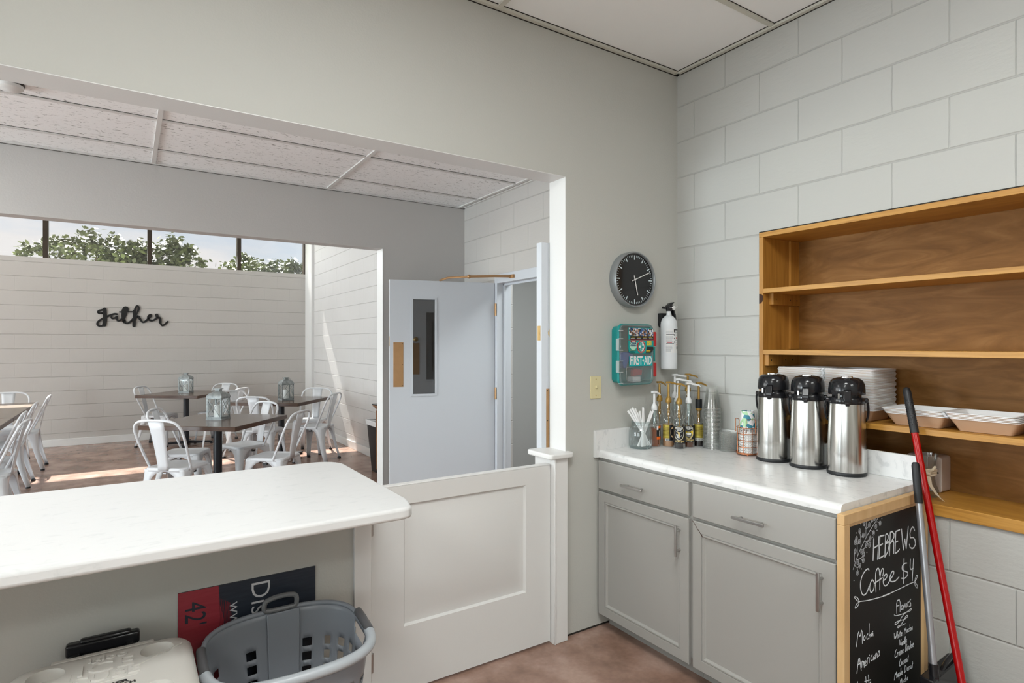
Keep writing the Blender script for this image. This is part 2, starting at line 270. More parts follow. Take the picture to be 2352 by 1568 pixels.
# ---------------------------------------------------------------- mesh helpers
def bez_arc(cx, cy, r, a0, a1, n):
    return [(cx + r * cos(a0 + (a1 - a0) * i / n), cy + r * sin(a0 + (a1 - a0) * i / n)) for i in range(n + 1)]
def rrect(x0, x1, y0, y1, r, n=5):
    return bez_arc(x1 - r, y1 - r, r, 0, pi / 2, n) + bez_arc(x0 + r, y1 - r, r, pi / 2, pi, n) + bez_arc(x0 + r, y0 + r, r, pi, 1.5 * pi, n) + bez_arc(x1 - r, y0 + r, r, 1.5 * pi, 2 * pi, n)
class MB:
    def __init__(s): s.v = []; s.f = []
    def add(s, vs, fs):
        k = len(s.v); s.v += [tuple(map(float, p)) for p in vs]; s.f += [tuple(i + k for i in f) for f in fs]; return s
    def box(s, x0, x1, y0, y1, z0, z1):
        return s.add([(x0, y0, z0), (x1, y0, z0), (x1, y1, z0), (x0, y1, z0), (x0, y0, z1), (x1, y0, z1), (x1, y1, z1), (x0, y1, z1)],
                     [(0, 3, 2, 1), (4, 5, 6, 7), (0, 1, 5, 4), (1, 2, 6, 5), (2, 3, 7, 6), (3, 0, 4, 7)])
    def loft(s, rings, cap0=True, cap1=True, closed=True):
        k = len(s.v); n = len(rings[0]); vs = [p for r in rings for p in r]; fs = []
        for i in range(len(rings) - 1):
            for j in range(n if closed else n - 1):
                a = i * n + j; b = i * n + (j + 1) % n; fs.append((a, b, b + n, a + n))
        if cap0: fs.append(tuple(range(n))[::-1])
        if cap1: fs.append(tuple((len(rings) - 1) * n + j for j in range(n)))
        return s.add(vs, fs)
    def prism(s, poly, a, b, axis='Z'):
        def P(p, t):
            return {'Z': (p[0], p[1], t), 'Y': (p[0], t, p[1]), 'X': (t, p[0], p[1])}[axis]
        return s.loft([[P(p, a) for p in poly], [P(p, b) for p in poly]])
    def lathe(s, prof, c=(0, 0, 0), n=24, cap0=False, cap1=False, axis='Z'):
        rings = []
        for r, z in prof:
            ring = []
            for j in range(n):
                a = 2 * pi * j / n
                p = (r * cos(a), r * sin(a), z)
                if axis == 'Y': p = (p[0], p[2], p[1])
                elif axis == 'X': p = (p[2], p[0], p[1])
                ring.append((c[0] + p[0], c[1] + p[1], c[2] + p[2]))
            rings.append(ring)
        return s.loft(rings, cap0, cap1)
    def tube(s, path, r, n=8, closed=False, radii=None, caps=True):
        P = [Vector(p) for p in path]; m = len(P); rings = []; up = None
        for i in range(m):
            if closed: t = (P[(i + 1) % m] - P[i - 1]).normalized()
            else: t = (P[min(i + 1, m - 1)] - P[max(i - 1, 0)]).normalized()
            if up is None:
                up = Vector((0, 0, 1)) if abs(t.z) < 0.9 else Vector((1, 0, 0))
            up = (up - t * up.dot(t))
            up = up.normalized() if up.length > 1e-6 else t.orthogonal().normalized()
            sd = t.cross(up); rr = radii[i] if radii else r
            rings.append([tuple(P[i] + (up * cos(2 * pi * j / n) + sd * sin(2 * pi * j / n)) * rr) for j in range(n)])
        if closed:
            rings.append(rings[0])
            return s.loft(rings, False, False)
        return s.loft(rings, caps, caps)
    def cyl(s, p0, p1, r0, r1=None, n=16):
        r1 = r0 if r1 is None else r1
        return s.tube([p0, p1], r0, n, radii=[r0, r1])
    def ball(s, c, r, n=12, sz=1.0):
        return s.lathe([(max(1e-4, r * sin(pi * i / 8)), -r * sz * cos(pi * i / 8)) for i in range(9)], c, n)
    def rings2(s, levels, axis, back=None):
        """nested rectangles (a0,a1,b0,b1,d): a/b in the plane, d along the axis; last one capped"""
        def R(l):
            a0, a1, b0, b1, d = l; q = [(a0, b0), (a1, b0), (a1, b1), (a0, b1)]
            return [(d, p[0], p[1]) if axis == 'X' else (p[0], d, p[1]) for p in q]
        return s.loft([R(l) for l in levels], back is not None, True)
    def ribbon(s, pts, w, plane, d, th=0.0006, n=8, jn=True):
        """stroke of width w drawn through pts; plane 'XZ' at y=d (towards -y) , 'YZ' at x=d, 'XY' at z=d (towards +z)"""
        def P(a, b, t):
            return {'XZ': (a, d - t, b), 'YZ': (d - t, a, b), 'XY': (a, b, d + t)}[plane]
        for i in range(len(pts) - 1):
            (ax, ay), (bx, by) = pts[i], pts[i + 1]; L = hypot(bx - ax, by - ay)
            if L < 1e-6: continue
            nx, ny = -(by - ay) / L * w / 2, (bx - ax) / L * w / 2
            q = [(ax + nx, ay + ny), (bx + nx, by + ny), (bx - nx, by - ny), (ax - nx, ay - ny)]
            s.loft([[P(x, y, 0) for x, y in q], [P(x, y, th * (1 + 0.012 * (i % 7))) for x, y in q]])
        if jn:
            for (x, y) in pts:
                q = [(x + w / 2 * cos(2 * pi * k / n), y + w / 2 * sin(2 * pi * k / n)) for k in range(n)]
                s.loft([[P(a, b, 0) for a, b in q], [P(a, b, th * (1.10 + 0.012 * (len(s.v) // 16 % 5))) for a, b in q]])
        return s
    def xf(s, mat, i0=0):
        s.v[i0:] = [tuple(mat @ Vector(p)) for p in s.v[i0:]]; return s
def smooth(pts, it=2, closed=False):
    for _ in range(it):
        q = [] if closed else [pts[0]]
        m = len(pts)
        for i in range(m if closed else m - 1):
            a, b = pts[i], pts[(i + 1) % m]
            q.append(tuple(0.75 * u + 0.25 * v for u, v in zip(a, b))); q.append(tuple(0.25 * u + 0.75 * v for u, v in zip(a, b)))
        if not closed: q.append(pts[-1])
        pts = q
    return pts
ORG = {}
def obj(name, mb, mat, parent=None, bevel=0.0, bseg=2, flat=False, ang=35, sub=0, solid=0.0, label=None):
    me = bpy.data.meshes.new(name); o = bpy.data.objects.new(name, me)
    if parent is not None:
        og = ORG.get(parent, Vector((0, 0, 0))); o.parent = parent
    else:
        xs = [p[0] for p in mb.v]; ys = [p[1] for p in mb.v]; zs = [p[2] for p in mb.v]
        og = Vector(((min(xs) + max(xs)) / 2, (min(ys) + max(ys)) / 2, min(zs))) if parent is None and not name.startswith(('wall', 'ceiling', 'floor')) else Vector((0, 0, 0))
        o.location = og
    ORG[o] = og
    me.from_pydata([(p[0] - og[0], p[1] - og[1], p[2] - og[2]) for p in mb.v], [], mb.f); me.validate(); me.update()
    mats = mat if isinstance(mat, (list, tuple)) else [mat]
    for m in mats: me.materials.append(M[m] if isinstance(m, str) else m)
    bm = bmesh.new(); bm.from_mesh(me); bmesh.ops.recalc_face_normals(bm, faces=bm.faces[:]); bm.to_mesh(me); bm.free()
    if not flat:
        me.polygons.foreach_set('use_smooth', [True] * len(me.polygons)); me.set_sharp_from_angle(angle=radians(ang))
    COL.objects.link(o)
    if solid:
        md = o.modifiers.new('thickness', 'SOLIDIFY'); md.thickness = solid; md.offset = 0
    if bevel:
        md = o.modifiers.new('edge', 'BEVEL'); md.width = bevel; md.segments = bseg; md.limit_method = 'ANGLE'; md.angle_limit = radians(40); md.harden_normals = False
    if sub:
        md = o.modifiers.new('sub', 'SUBSURF'); md.levels = sub; md.render_levels = sub
    if label: o['label'] = label
    return o
def tag(o, label, cat, group=None, kind=None):
    o['label'] = label; o['category'] = cat
    if group: o['group'] = group
    if kind: o['kind'] = kind
    return o
def thing(name, label, cat, loc=(0, 0, 0), group=None, kind=None):
    o = bpy.data.objects.new(name, None); COL.objects.link(o); o.location = loc; o.empty_display_size = 0.05
    ORG[o] = Vector(loc); return tag(o, label, cat, group, kind)
def struct(name, mb, mat, parent=None, **k):
    o = obj(name, mb, mat, parent, **k)
    if parent is None: o['kind'] = 'structure'
    return o
def sroot(name, loc=(0, 0, 0)):
    o = bpy.data.objects.new(name, None); COL.objects.link(o); o.location = loc; ORG[o] = Vector(loc); o['kind'] = 'structure'; return o
def dup(root, loc, rz=0.0, label=None, group=None, scale=None):
    r = root.copy(); COL.objects.link(r); r.location = loc; r.rotation_euler = (0, 0, rz)
    if label: r['label'] = label
    if group: r['group'] = group
    if scale: r.scale = scale
    for ch in root.children:
        c = ch.copy(); COL.objects.link(c); c.parent = r
        for g in ch.children:
            d = g.copy(); COL.objects.link(d); d.parent = c
    return r
def text_mb(txt, size, mat4, bold=0.0, th=0.0006, sx=1.0, align='CENTER'):
    cu = bpy.data.curves.new('t', 'FONT'); cu.body = txt; cu.size = size; cu.align_x = align; cu.align_y = 'CENTER'; cu.offset = bold; cu.extrude = th / 2; cu.resolution_u = 3
    to = bpy.data.objects.new('t', cu); COL.objects.link(to)
    dg = bpy.context.evaluated_depsgraph_get(); me = bpy.data.meshes.new_from_object(to.evaluated_get(dg))
    mb = MB(); mb.v = [tuple(mat4 @ Vector((v.co.x * sx, v.co.y, v.co.z + th / 2))) for v in me.vertices]; mb.f = [tuple(p.vertices) for p in me.polygons]
    bpy.data.objects.remove(to); bpy.data.curves.remove(cu); bpy.data.meshes.remove(me); return mb
def frame4(o, xdir, ydir):
    x = Vector(xdir).normalized(); y = Vector(ydir).normalized(); z = x.cross(y)
    m = Matrix.Identity(4)
    for i in range(3): m[i][0] = x[i]; m[i][1] = y[i]; m[i][2] = z[i]; m[i][3] = o[i]
    return m
# ---- lettering traced on the plane of the chalkboard and of the word sign (metres)
CH_HEAD=[[[2.208,0.777],[2.203,0.702]],[[2.245,0.778],[2.235,0.699]],[[2.205,0.743],[2.239,0.748]],[[2.253,0.778],[2.245,0.699]],[[2.253,0.778],[2.283,0.776]],[[2.249,0.745],[2.272,0.747]],[[2.245,0.699],[2.281,0.703]],[[2.294,0.776],[2.288,0.697]],[[2.294,0.776],[2.304,0.778],[2.314,0.769],[2.312,0.757],[2.293,0.743]],[[2.293,0.743],[2.318,0.746],[2.32,0.733],[2.31,0.711],[2.288,0.697]],[[2.329,0.778],[2.322,0.695]],[[2.329,0.778],[2.343,0.779],[2.358,0.767],[2.356,0.755],[2.331,0.739]],[[2.334,0.741],[2.352,0.744],[2.356,0.735],[2.354,0.697]],[[2.371,0.774],[2.365,0.695]],[[2.371,0.774],[2.401,0.775]],[[2.368,0.735],[2.386,0.736]],[[2.365,0.695],[2.382,0.696],[2.399,0.703]],[[2.415,0.775],[2.429,0.695],[2.442,0.733],[2.453,0.696],[2.469,0.775]],[[2.521,0.752],[2.515,0.763],[2.505,0.768],[2.492,0.762],[2.483,0.747],[2.486,0.731],[2.511,0.727],[2.524,0.715],[2.529,0.698],[2.515,0.687],[2.499,0.687],[2.483,0.695],[2.478,0.707]]]
CH_COFFEE=[[[2.174,0.673],[2.168,0.68],[2.151,0.678],[2.128,0.665],[2.115,0.643],[2.117,0.618],[2.128,0.598],[2.143,0.592],[2.162,0.598],[2.174,0.616]],[[2.197,0.635],[2.181,0.623],[2.179,0.604],[2.189,0.589],[2.205,0.594],[2.213,0.61],[2.209,0.626],[2.197,0.635]],[[2.224,0.586],[2.22,0.622],[2.221,0.657],[2.237,0.669],[2.248,0.659],[2.249,0.64]],[[2.215,0.618],[2.269,0.626]],[[2.251,0.587],[2.251,0.615],[2.255,0.644],[2.269,0.66],[2.281,0.653],[2.273,0.632]],[[2.275,0.612],[2.302,0.618],[2.306,0.629],[2.293,0.635],[2.277,0.623],[2.275,0.604],[2.291,0.589],[2.314,0.595],[2.327,0.606],[2.352,0.617],[2.358,0.629],[2.345,0.635],[2.329,0.622],[2.324,0.605],[2.339,0.595],[2.369,0.592],[2.395,0.601]],[[2.457,0.64],[2.439,0.643],[2.421,0.638],[2.419,0.623],[2.441,0.613],[2.465,0.605],[2.465,0.593],[2.443,0.585],[2.416,0.592]],[[2.435,0.661],[2.432,0.57]],[[2.487,0.649],[2.483,0.608],[2.51,0.61]],[[2.512,0.645],[2.502,0.564]]]
CH_ORN=[[[2.522,0.555],[2.529,0.571],[2.545,0.579],[2.541,0.564],[2.522,0.555]],[[2.522,0.555],[2.524,0.54],[2.545,0.523],[2.545,0.537],[2.522,0.555]],[[2.522,0.555],[2.483,0.557],[2.403,0.556],[2.335,0.556],[2.277,0.559]],[[2.327,0.555],[2.288,0.556],[2.205,0.564],[2.156,0.57],[2.109,0.579]],[[2.109,0.579],[2.096,0.596],[2.073,0.605],[2.082,0.593],[2.105,0.579]],[[2.107,0.578],[2.086,0.574],[2.078,0.56],[2.1,0.565],[2.109,0.577]],[[2.359,0.47],[2.367,0.463],[2.439,0.455],[2.472,0.457],[2.498,0.462],[2.49,0.452],[2.462,0.455],[2.439,0.455],[2.416,0.447],[2.403,0.437],[2.376,0.43],[2.362,0.433],[2.367,0.44],[2.403,0.438],[2.439,0.432],[2.467,0.436],[2.462,0.443],[2.448,0.441],[2.43,0.43],[2.407,0.417],[2.389,0.413],[2.382,0.419],[2.394,0.421],[2.421,0.415],[2.446,0.415]]]
CH_TWIG=[[[2.253,0.855],[2.221,0.835],[2.178,0.809],[2.143,0.782],[2.113,0.755],[2.089,0.729],[2.067,0.698]],[[2.189,0.846],[2.193,0.835],[2.197,0.86]],[[2.195,0.837],[2.213,0.848]],[[2.153,0.796],[2.153,0.819],[2.158,0.851]],[[2.141,0.84],[2.153,0.819],[2.174,0.827]],[[2.12,0.759],[2.118,0.798],[2.111,0.818]],[[2.12,0.798],[2.133,0.801]],[[2.096,0.737],[2.094,0.776],[2.089,0.799]],[[2.081,0.788],[2.094,0.776],[2.107,0.785]],[[2.076,0.722],[2.074,0.745],[2.081,0.755]],[[2.221,0.835],[2.241,0.831],[2.253,0.823]],[[2.225,0.832],[2.223,0.819]],[[2.181,0.811],[2.205,0.803],[2.207,0.796]],[[2.145,0.78],[2.189,0.768]],[[2.158,0.776],[2.183,0.782]],[[2.158,0.775],[2.174,0.761]],[[2.12,0.756],[2.137,0.752],[2.154,0.764]],[[2.137,0.752],[2.141,0.74]],[[2.094,0.726],[2.117,0.725],[2.139,0.732]],[[2.117,0.725],[2.133,0.714]],[[2.079,0.708],[2.096,0.697],[2.096,0.68]],[[2.096,0.698],[2.111,0.702]]]
CH_WORDS=[[[2.378,0.47],[2.376,0.517],[2.405,0.516],[2.404,0.47]],[[2.376,0.497],[2.396,0.496]],[[2.425,0.491],[2.412,0.487],[2.414,0.474],[2.425,0.477],[2.428,0.49],[2.429,0.473]],[[2.429,0.487],[2.437,0.475],[2.444,0.49]],[[2.455,0.489],[2.446,0.482],[2.451,0.473],[2.461,0.477],[2.455,0.489]],[[2.465,0.491],[2.467,0.473]],[[2.466,0.486],[2.476,0.49]],[[2.49,0.496],[2.479,0.492],[2.49,0.48],[2.49,0.469],[2.476,0.473]],[[2.088,0.429],[2.103,0.484],[2.111,0.451],[2.127,0.484],[2.129,0.429]],[[2.144,0.453],[2.135,0.446],[2.141,0.434],[2.15,0.442],[2.144,0.453]],[[2.166,0.452],[2.158,0.446],[2.16,0.434],[2.17,0.435]],[[2.176,0.485],[2.174,0.433]],[[2.174,0.441],[2.184,0.447],[2.186,0.435]],[[2.201,0.45],[2.191,0.445],[2.193,0.435],[2.202,0.446],[2.203,0.435]],[[2.092,0.337],[2.107,0.397],[2.121,0.338]],[[2.096,0.364],[2.115,0.364]],[[2.125,0.347],[2.125,0.367],[2.133,0.367],[2.135,0.348],[2.137,0.363],[2.141,0.364],[2.142,0.342]],[[2.146,0.35],[2.156,0.358],[2.15,0.363],[2.144,0.357],[2.149,0.345],[2.158,0.346]],[[2.162,0.348],[2.162,0.368],[2.17,0.368]],[[2.176,0.366],[2.176,0.347]],[[2.176,0.375],[2.177,0.373]],[[2.197,0.369],[2.186,0.365],[2.189,0.35],[2.199,0.351]],[[2.213,0.363],[2.204,0.358],[2.206,0.347],[2.214,0.359],[2.216,0.348]],[[2.221,0.349],[2.221,0.367],[2.229,0.367],[2.234,0.349]],[[2.246,0.37],[2.236,0.363],[2.24,0.35],[2.252,0.356],[2.246,0.37]],[[2.097,0.306],[2.094,0.287],[2.113,0.283]],[[2.125,0.287],[2.121,0.28],[2.131,0.278],[2.131,0.287]],[[2.152,0.306],[2.156,0.273]],[[2.17,0.307],[2.174,0.271]],[[2.144,0.292],[2.186,0.285]],[[2.178,0.274],[2.189,0.275],[2.184,0.279],[2.178,0.27],[2.191,0.267]]]
CH_BUD=[[2.158,0.855],[2.193,0.86],[2.215,0.848],[2.141,0.842],[2.176,0.831],[2.111,0.821],[2.135,0.802],[2.089,0.799],[2.081,0.788],[2.107,0.785],[2.081,0.757],[2.253,0.824],[2.223,0.818],[2.207,0.798],[2.183,0.783],[2.178,0.76],[2.156,0.764],[2.124,0.747],[2.137,0.735],[2.135,0.715],[2.098,0.716],[2.111,0.702],[2.096,0.68],[2.255,0.857]]
CH_DOT=[[2.281,0.856],[2.266,0.839],[2.231,0.803],[2.118,0.845],[2.091,0.818],[2.202,0.784],[2.16,0.738],[2.122,0.688],[2.073,0.659]]
CH_BASE=[[[2.356,0.377],[2.507,0.377],[2.353,0.402]],[[2.398,0.341],[2.46,0.342],[2.394,0.366]],[[2.362,0.309],[2.517,0.308],[2.359,0.338]],[[2.398,0.267],[2.474,0.267],[2.398,0.294]],[[2.36,0.232],[2.512,0.227],[2.367,0.258]],[[2.403,0.197],[2.469,0.193],[2.403,0.22]]]
GATHER=[[[[-0.311,1.977],[-0.361,1.964],[-0.372,1.94],[-0.356,1.924],[-0.314,1.928]],0.028],[[[-0.29,1.986],[-0.285,1.903],[-0.284,1.822],[-0.295,1.753]],0.05],[[[-0.295,1.753],[-0.342,1.73],[-0.382,1.751],[-0.372,1.803],[-0.304,1.856],[-0.238,1.892],[-0.171,1.923],[-0.139,1.917]],0.027],[[[-0.2,1.911],[-0.21,1.876],[-0.2,1.85],[-0.171,1.853],[-0.139,1.883]],0.025],[[[-0.139,1.883],[-0.142,1.837],[-0.118,1.811],[-0.084,1.838],[-0.05,1.892]],0.025],[[[-0.03,2.0],[-0.033,1.974]],0.08],[[[-0.057,1.979],[-0.059,1.862],[-0.045,1.804]],0.047],[[[-0.045,1.804],[-0.02,1.778],[0.019,1.793],[0.073,1.865],[0.118,1.943],[0.14,2.003],[0.135,2.041],[0.115,2.055],[0.093,2.019],[0.083,1.96]],0.026],[[[0.083,1.972],[0.081,1.865],[0.076,1.747]],0.042],[[[-0.103,1.951],[0.078,1.96]],0.021],[[[-0.025,1.933],[-0.045,1.874]],0.035],[[[0.086,1.842],[0.103,1.884],[0.133,1.893],[0.158,1.844]],0.035],[[[0.158,1.844],[0.188,1.798],[0.223,1.815],[0.274,1.876],[0.304,1.907],[0.289,1.923],[0.259,1.9],[0.256,1.858],[0.294,1.824],[0.345,1.842],[0.381,1.891]],0.027],[[[0.371,1.916],[0.373,1.909]],0.047],[[[0.386,1.882],[0.42,1.871],[0.42,1.802]],0.035],[[[0.42,1.802],[0.443,1.748],[0.474,1.77],[0.518,1.819]],0.026]]
# ================================================================ THE SETTING
A0, A1 = 2.307, 2.437      # wall between kitchen and hall
WX = 2.648                 # face of the long block wall on the right
C0, C1 = 4.863, 4.99       # wall between hall and dining room
DY = 10.61                 # far wall of the dining room
struct('floor', MB().box(-7.2, 4.4, -3.2, 10.9, -0.12, 0), 'floor')
# --- wall between kitchen and hall, with the serving opening
w = MB(); w.box(1.832, WX, A0, A1, 0.012, 3.1); w.box(-4.6, 1.832, A0, A1, 2.304, 3.1); w.box(-4.6, -3.4, A0, A1, 0, 2.304)
struct('wall_front', w, 'wall')
struct('wall_front_low', MB().box(-3.4, 0.775, A0, A1, 0, 0.876), 'wall')
w = MB(); w.box(0.752, 0.822, A0 - 0.016, A0 + 0.0, 0, 0.876); w.box(0.775, 0.822, A0, A1 + 0.01, 0, 0.876); w.box(0.822, 0.828, A0 - 0.004, A1, 0, 0.876)
struct('trim_1', w, 'trimw', bevel=0.002)
w = MB(); w.box(1.737, 1.822, A0 - 0.028, A0, 0, 0.905); w.box(1.737, 1.832, A0, A1 + 0.005, 0, 0.905); w.box(1.737, 1.745, A0 - 0.034, A0 - 0.028, 0, 0.905)
struct('trim_2', w, 'trimw', bevel=0.004)
struct('trim_3', MB().prism(rrect(1.700, 1.852, A0 - 0.048, A1 + 0.03, 0.022, 5), 0.905, 0.931), 'trimw', bevel=0.007, bseg=3)
struct('trim_14', MB().box(-3.4, 1.832, A0 + 0.001, A1 + 0.002, 2.3005, 2.3045).box(1.8285, 1.8325, A0 + 0.001, A1 + 0.002, 0.931, 2.3045), 'white')
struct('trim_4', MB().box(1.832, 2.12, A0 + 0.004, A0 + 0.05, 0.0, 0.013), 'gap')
# --- block wall on the right: kitchen stretch with the shelf niche, hall stretch with the double doorway
NY0, NY1, NZ0, NZ1 = 0.05, 1.781, 0.795, 2.027
w = MB(); w.box(WX, 3.0, NY1, A1, 0, 3.1); w.box(WX, 3.0, -3.1, NY0, 0, 3.1); w.box(WX, 3.0, NY0, NY1, 0, NZ0); w.box(WX, 3.0, NY0, NY1, NZ1, 3.1)
struct('wall_right', w, 'blockX')
w = MB(); w.box(WX, 2.82, A1, 2.472, 0, 3.9); w.box(WX, 2.82, 2.472, 4.30, 2.06, 3.9); w.box(WX, 2.82, 4.30, C1, 0, 3.9)
struct('wall_right_hall', w, 'blockXh')
struct('wall_right_dining', MB().box(WX, 2.82, C1, DY, 0, 3.9), 'blockXd')
# --- door frame of the double doorway
w = MB(); w.box(2.636, 2.78, 4.262, 4.305, 0, 2.062); w.box(2.636, 2.78, 2.462, 2.49, 0, 2.062); w.box(2.636, 2.78, 2.49, 4.262, 1.985, 2.062); w.box(2.70, 2.72, 4.245, 4.262, 0, 1.985); w.box(2.70, 2.72, 2.49, 4.262, 1.968, 1.985)
struct('trim_5', w, 'door', bevel=0.002)
struct('wall_corridor', MB().box(4.2, 4.3, 2.1, 6.5, 0, 2.8).box(2.82, 4.2, 5.6, 5.7, 0, 2.8).box(2.95, 4.2, 2.1, 2.2, 0, 2.8), plain('corridor_paint', (0.50, 0.51, 0.50), 0.6))
struct('ceiling_corridor', MB().box(2.95, 4.3, 2.1, 5.7, 2.75, 2.8).box(2.82, 2.95, 2.5, 5.7, 2.75, 2.8), 'ctile')
# --- wall between hall and dining room
w = MB(); w.box(1.848, WX, C0, C1, 0, 3.8); w.box(-7, 1.848, C0, C1, 2.292, 3.8); w.box(-7.0, -6.2, C0, C1, 0, 2.292)
struct('wall_back', w, 'wall_hall')
struct('trim_6', MB().box(1.843, 1.8485, C0 - 0.002, C1 + 0.002, 0, 2.292), 'trimw')
# --- far dining wall, clerestory
struct('wall_far', MB().box(-7, 2.82, DY, DY + 0.2, 0, 2.694).box(-7, 2.82, DY, DY + 0.2, 3.50, 4.12), 'blockY')
struct('trim_7', MB().box(2.604, WX, 10.19, DY, 0, 3.8), 'trimw')
struct('baseboard_far', MB().box(-7, 2.604, DY - 0.014, DY, 0, 0.105), 'trimw', bevel=0.004)
struct('baseboard_right', MB().box(WX - 0.014, WX, C1, 10.19, 0, 0.105), 'trimw', bevel=0.004)
mx_ = [-6.044, -4.779, -3.514, -2.249, -0.984, 0.281, 1.546, 2.604]
for i in range(7):
    g = struct('window_%d' % (i + 1), MB().box(mx_[i] + 0.03, mx_[i + 1] - 0.02, DY + 0.10, DY + 0.106, 2.694, 3.50), 'glass', flat=True)
    f = MB().box(mx_[i] - 0.03, mx_[i] + 0.03, DY + 0.02, DY + 0.14, 2.694, 3.50); f.box(mx_[i], mx_[i + 1], DY + 0.08, DY + 0.13, 2.694, 2.702); f.box(mx_[i], mx_[i + 1], DY + 0.08, DY + 0.13, 3.492, 3.50)
    obj('window_frame', f, 'mull', g)
    s = MB()
    for z in (2.80, 3.0, 3.2): s.lathe([(0.006, 0), (0.006, 0.004), (0.001, 0.005)], (mx_[i], DY + 0.017, z), 8, axis='Y')
    obj('screw', s, 'chrome', g)
struct('trim_8', MB().box(2.590, 2.604, DY + 0.0, DY + 0.14, 2.694, 3.5), 'mull')
# outside eave over the clerestory (it clips the sun to a narrow band)
struct('ceiling_eave', MB().box(-7.2, 4.0, DY + 0.2, DY + 0.75, 3.99, 4.12), 'trimw')
# --- outer walls out of view
struct('wall_left', MB().box(-7.2, -7.0, A1, 2.6, 0, 3.9).box(-7.2, -7.0, 4.7, 5.4, 0, 3.9).box(-7.2, -7.0, 10.2, 10.9, 0, 3.9).box(-7.2, -7.0, 2.6, 4.7, 2.7, 3.9).box(-7.2, -7.0, 5.4, 10.2, 3.3, 3.9).box(-7.2, -7.0, 2.6, 4.7, 0, 0.4).box(-7.2, -7.0, 5.4, 10.2, 0, 0.5), 'wall_hall')
struct('wall_left_kitchen', MB().box(-4.7, -4.5, -3.2, -2.2, 0, 3.1).box(-4.7, -4.5, 1.4, A1, 0, 3.1).box(-4.7, -4.5, -2.2, 1.4, 0, 0.55).box(-4.7, -4.5, -2.2, 1.4, 2.45, 3.1), 'wall')
kw = struct('window_8', MB().box(-4.61, -4.604, -2.2, 1.4, 0.55, 2.45), 'glass', flat=True)  # added window out of view, put in to go with the kitchen fill lamp
obj('window_frame', MB().box(-4.64, -4.58, -2.2, -2.15, 0.55, 2.45).box(-4.64, -4.58, 1.35, 1.4, 0.55, 2.45).box(-4.64, -4.58, -0.43, -0.37, 0.55, 2.45).box(-4.64, -4.58, -2.2, 1.4, 0.55, 0.6).box(-4.64, -4.58, -2.2, 1.4, 2.4, 2.45), 'mull', kw)
struct('wall_hall_front', MB().box(-7.2, -4.6, A1 - 0.1, A1, 0, 3.1), 'wall_hall')
struct('wall_behind', MB().box(-4.6, 2.9, -3.2, -3.0, 0, 3.1), 'wall')
# --- ceilings
struct('ceiling_kitchen', MB().box(-4.6, WX, -3.1, A0, 3.022, 3.1), 'ctile')
struct('ceiling_hall', MB().box(-7.1, WX, A1, C0, 2.747, 2.9), 'atile')
struct('ceiling_dining', MB().box(-7.1, 2.9, C1, DY + 0.2, 3.75, 3.9), 'gridw')
w = MB(); gp = MB()
for k in range(5):
    x = WX - 1.218 * (k + 1); w.box(x - 0.012, x + 0.012, -3.0, A0 - 0.02, 3.012, 3.021)
for k in range(8):
    y = A0 - 0.6096 * (k + 1); w.box(-4.5, WX - 0.02, y - 0.012, y + 0.012, 3.0125, 3.021)
    gp.box(-4.5, WX - 0.02, y - 0.0145, y - 0.012, 3.0195, 3.0215)
w.box(-4.5, WX, A0 - 0.024, A0, 3.008, 3.020); w.box(WX - 0.024, WX, -3.0, A0, 3.008, 3.020)
gp.box(-4.5, WX - 0.02, A0 - 0.028, A0 - 0.024, 3.0195, 3.0215); gp.box(WX - 0.028, WX - 0.024, -3, A0 - 0.02, 3.0195, 3.0215)
gp.box(-4.5, WX, A0 - 0.003, A0 + 0.001, 3.0045, 3.0080); gp.box(WX - 0.003, WX + 0.001, 0.6, A0 - 0.02, 3.0045, 3.0080)
struct('trim_9', w, 'grid'); struct('trim_10', gp, 'gap')
w = MB(); gp = MB()
for k in range(8):
    x = 2.589 - 1.2192 * k; w.box(x - 0.0125, x + 0.0125, A1, C0, 2.738, 2.747)
for y in (4.508, 3.899, 3.29, 2.68):
    w.box(-7, WX, y - 0.012, y + 0.012, 2.739, 2.747); gp.box(-7, WX, y - 0.014, y - 0.012, 2.7445, 2.7475)
w.box(-7, WX, C0 - 0.022, C0, 2.736, 2.746); w.box(WX - 0.022, WX, A1, C0, 2.736, 2.746); gp.box(-7, WX, C0 - 0.002, C0 + 0.001, 2.733, 2.736)
struct('trim_11', w, 'gridw'); struct('trim_12', gp, 'gap')
def ceiling_light(x, y, z, lab):
    t = thing('ceiling_light', lab, 'ceiling light', (x, y, z), None)
    obj('light_frame', MB().rings2([(x - .61, x + .61, y - .305, y + .305, 0)], 'Y') if False else MB().box(x - .60, x + .60, y - .295, y - .27, z - .012, z).box(x - .60, x + .60, y + .27, y + .295, z - .012, z).box(x - .60, x - .575, y - .27, y + .27, z - .012, z).box(x + .575, x + .60, y - .27, y + .27, z - .012, z), 'gridw', t)
    obj('diffuser', MB().box(x - .575, x + .575, y - .27, y + .27, z - .006, z - .001), 'lamp', t)
ceiling_light(0.55, 0.55, 3.012, 'flat white ceiling light over the kitchen floor in front of the counter')
ceiling_light(-1.9, 0.0, 3.012, 'flat white ceiling light in the kitchen left of the camera')
ceiling_light(0.8, -1.9, 3.012, 'flat white ceiling light in the kitchen behind the camera')
ceiling_light(-1.7, 3.6, 2.737, 'flat white ceiling light in the hall beyond the serving opening')
t = thing('smoke_detector', 'small round white detector on the hall ceiling at the left edge', 'smoke detector', (-0.486, 3.76, 2.747))
obj('detector_base', MB().lathe([(0.0585, 2.747), (0.0585, 2.737), (0.054, 2.734)], (-0.486, 3.76, 0), 28, True, True), 'labelk', t)
obj('detector_cap', MB().lathe([(0.056, 2.735), (0.054, 2.722), (0.040, 2.712), (0.001, 2.710)], (-0.486, 3.76, 0), 28, True), 'trimw', t)
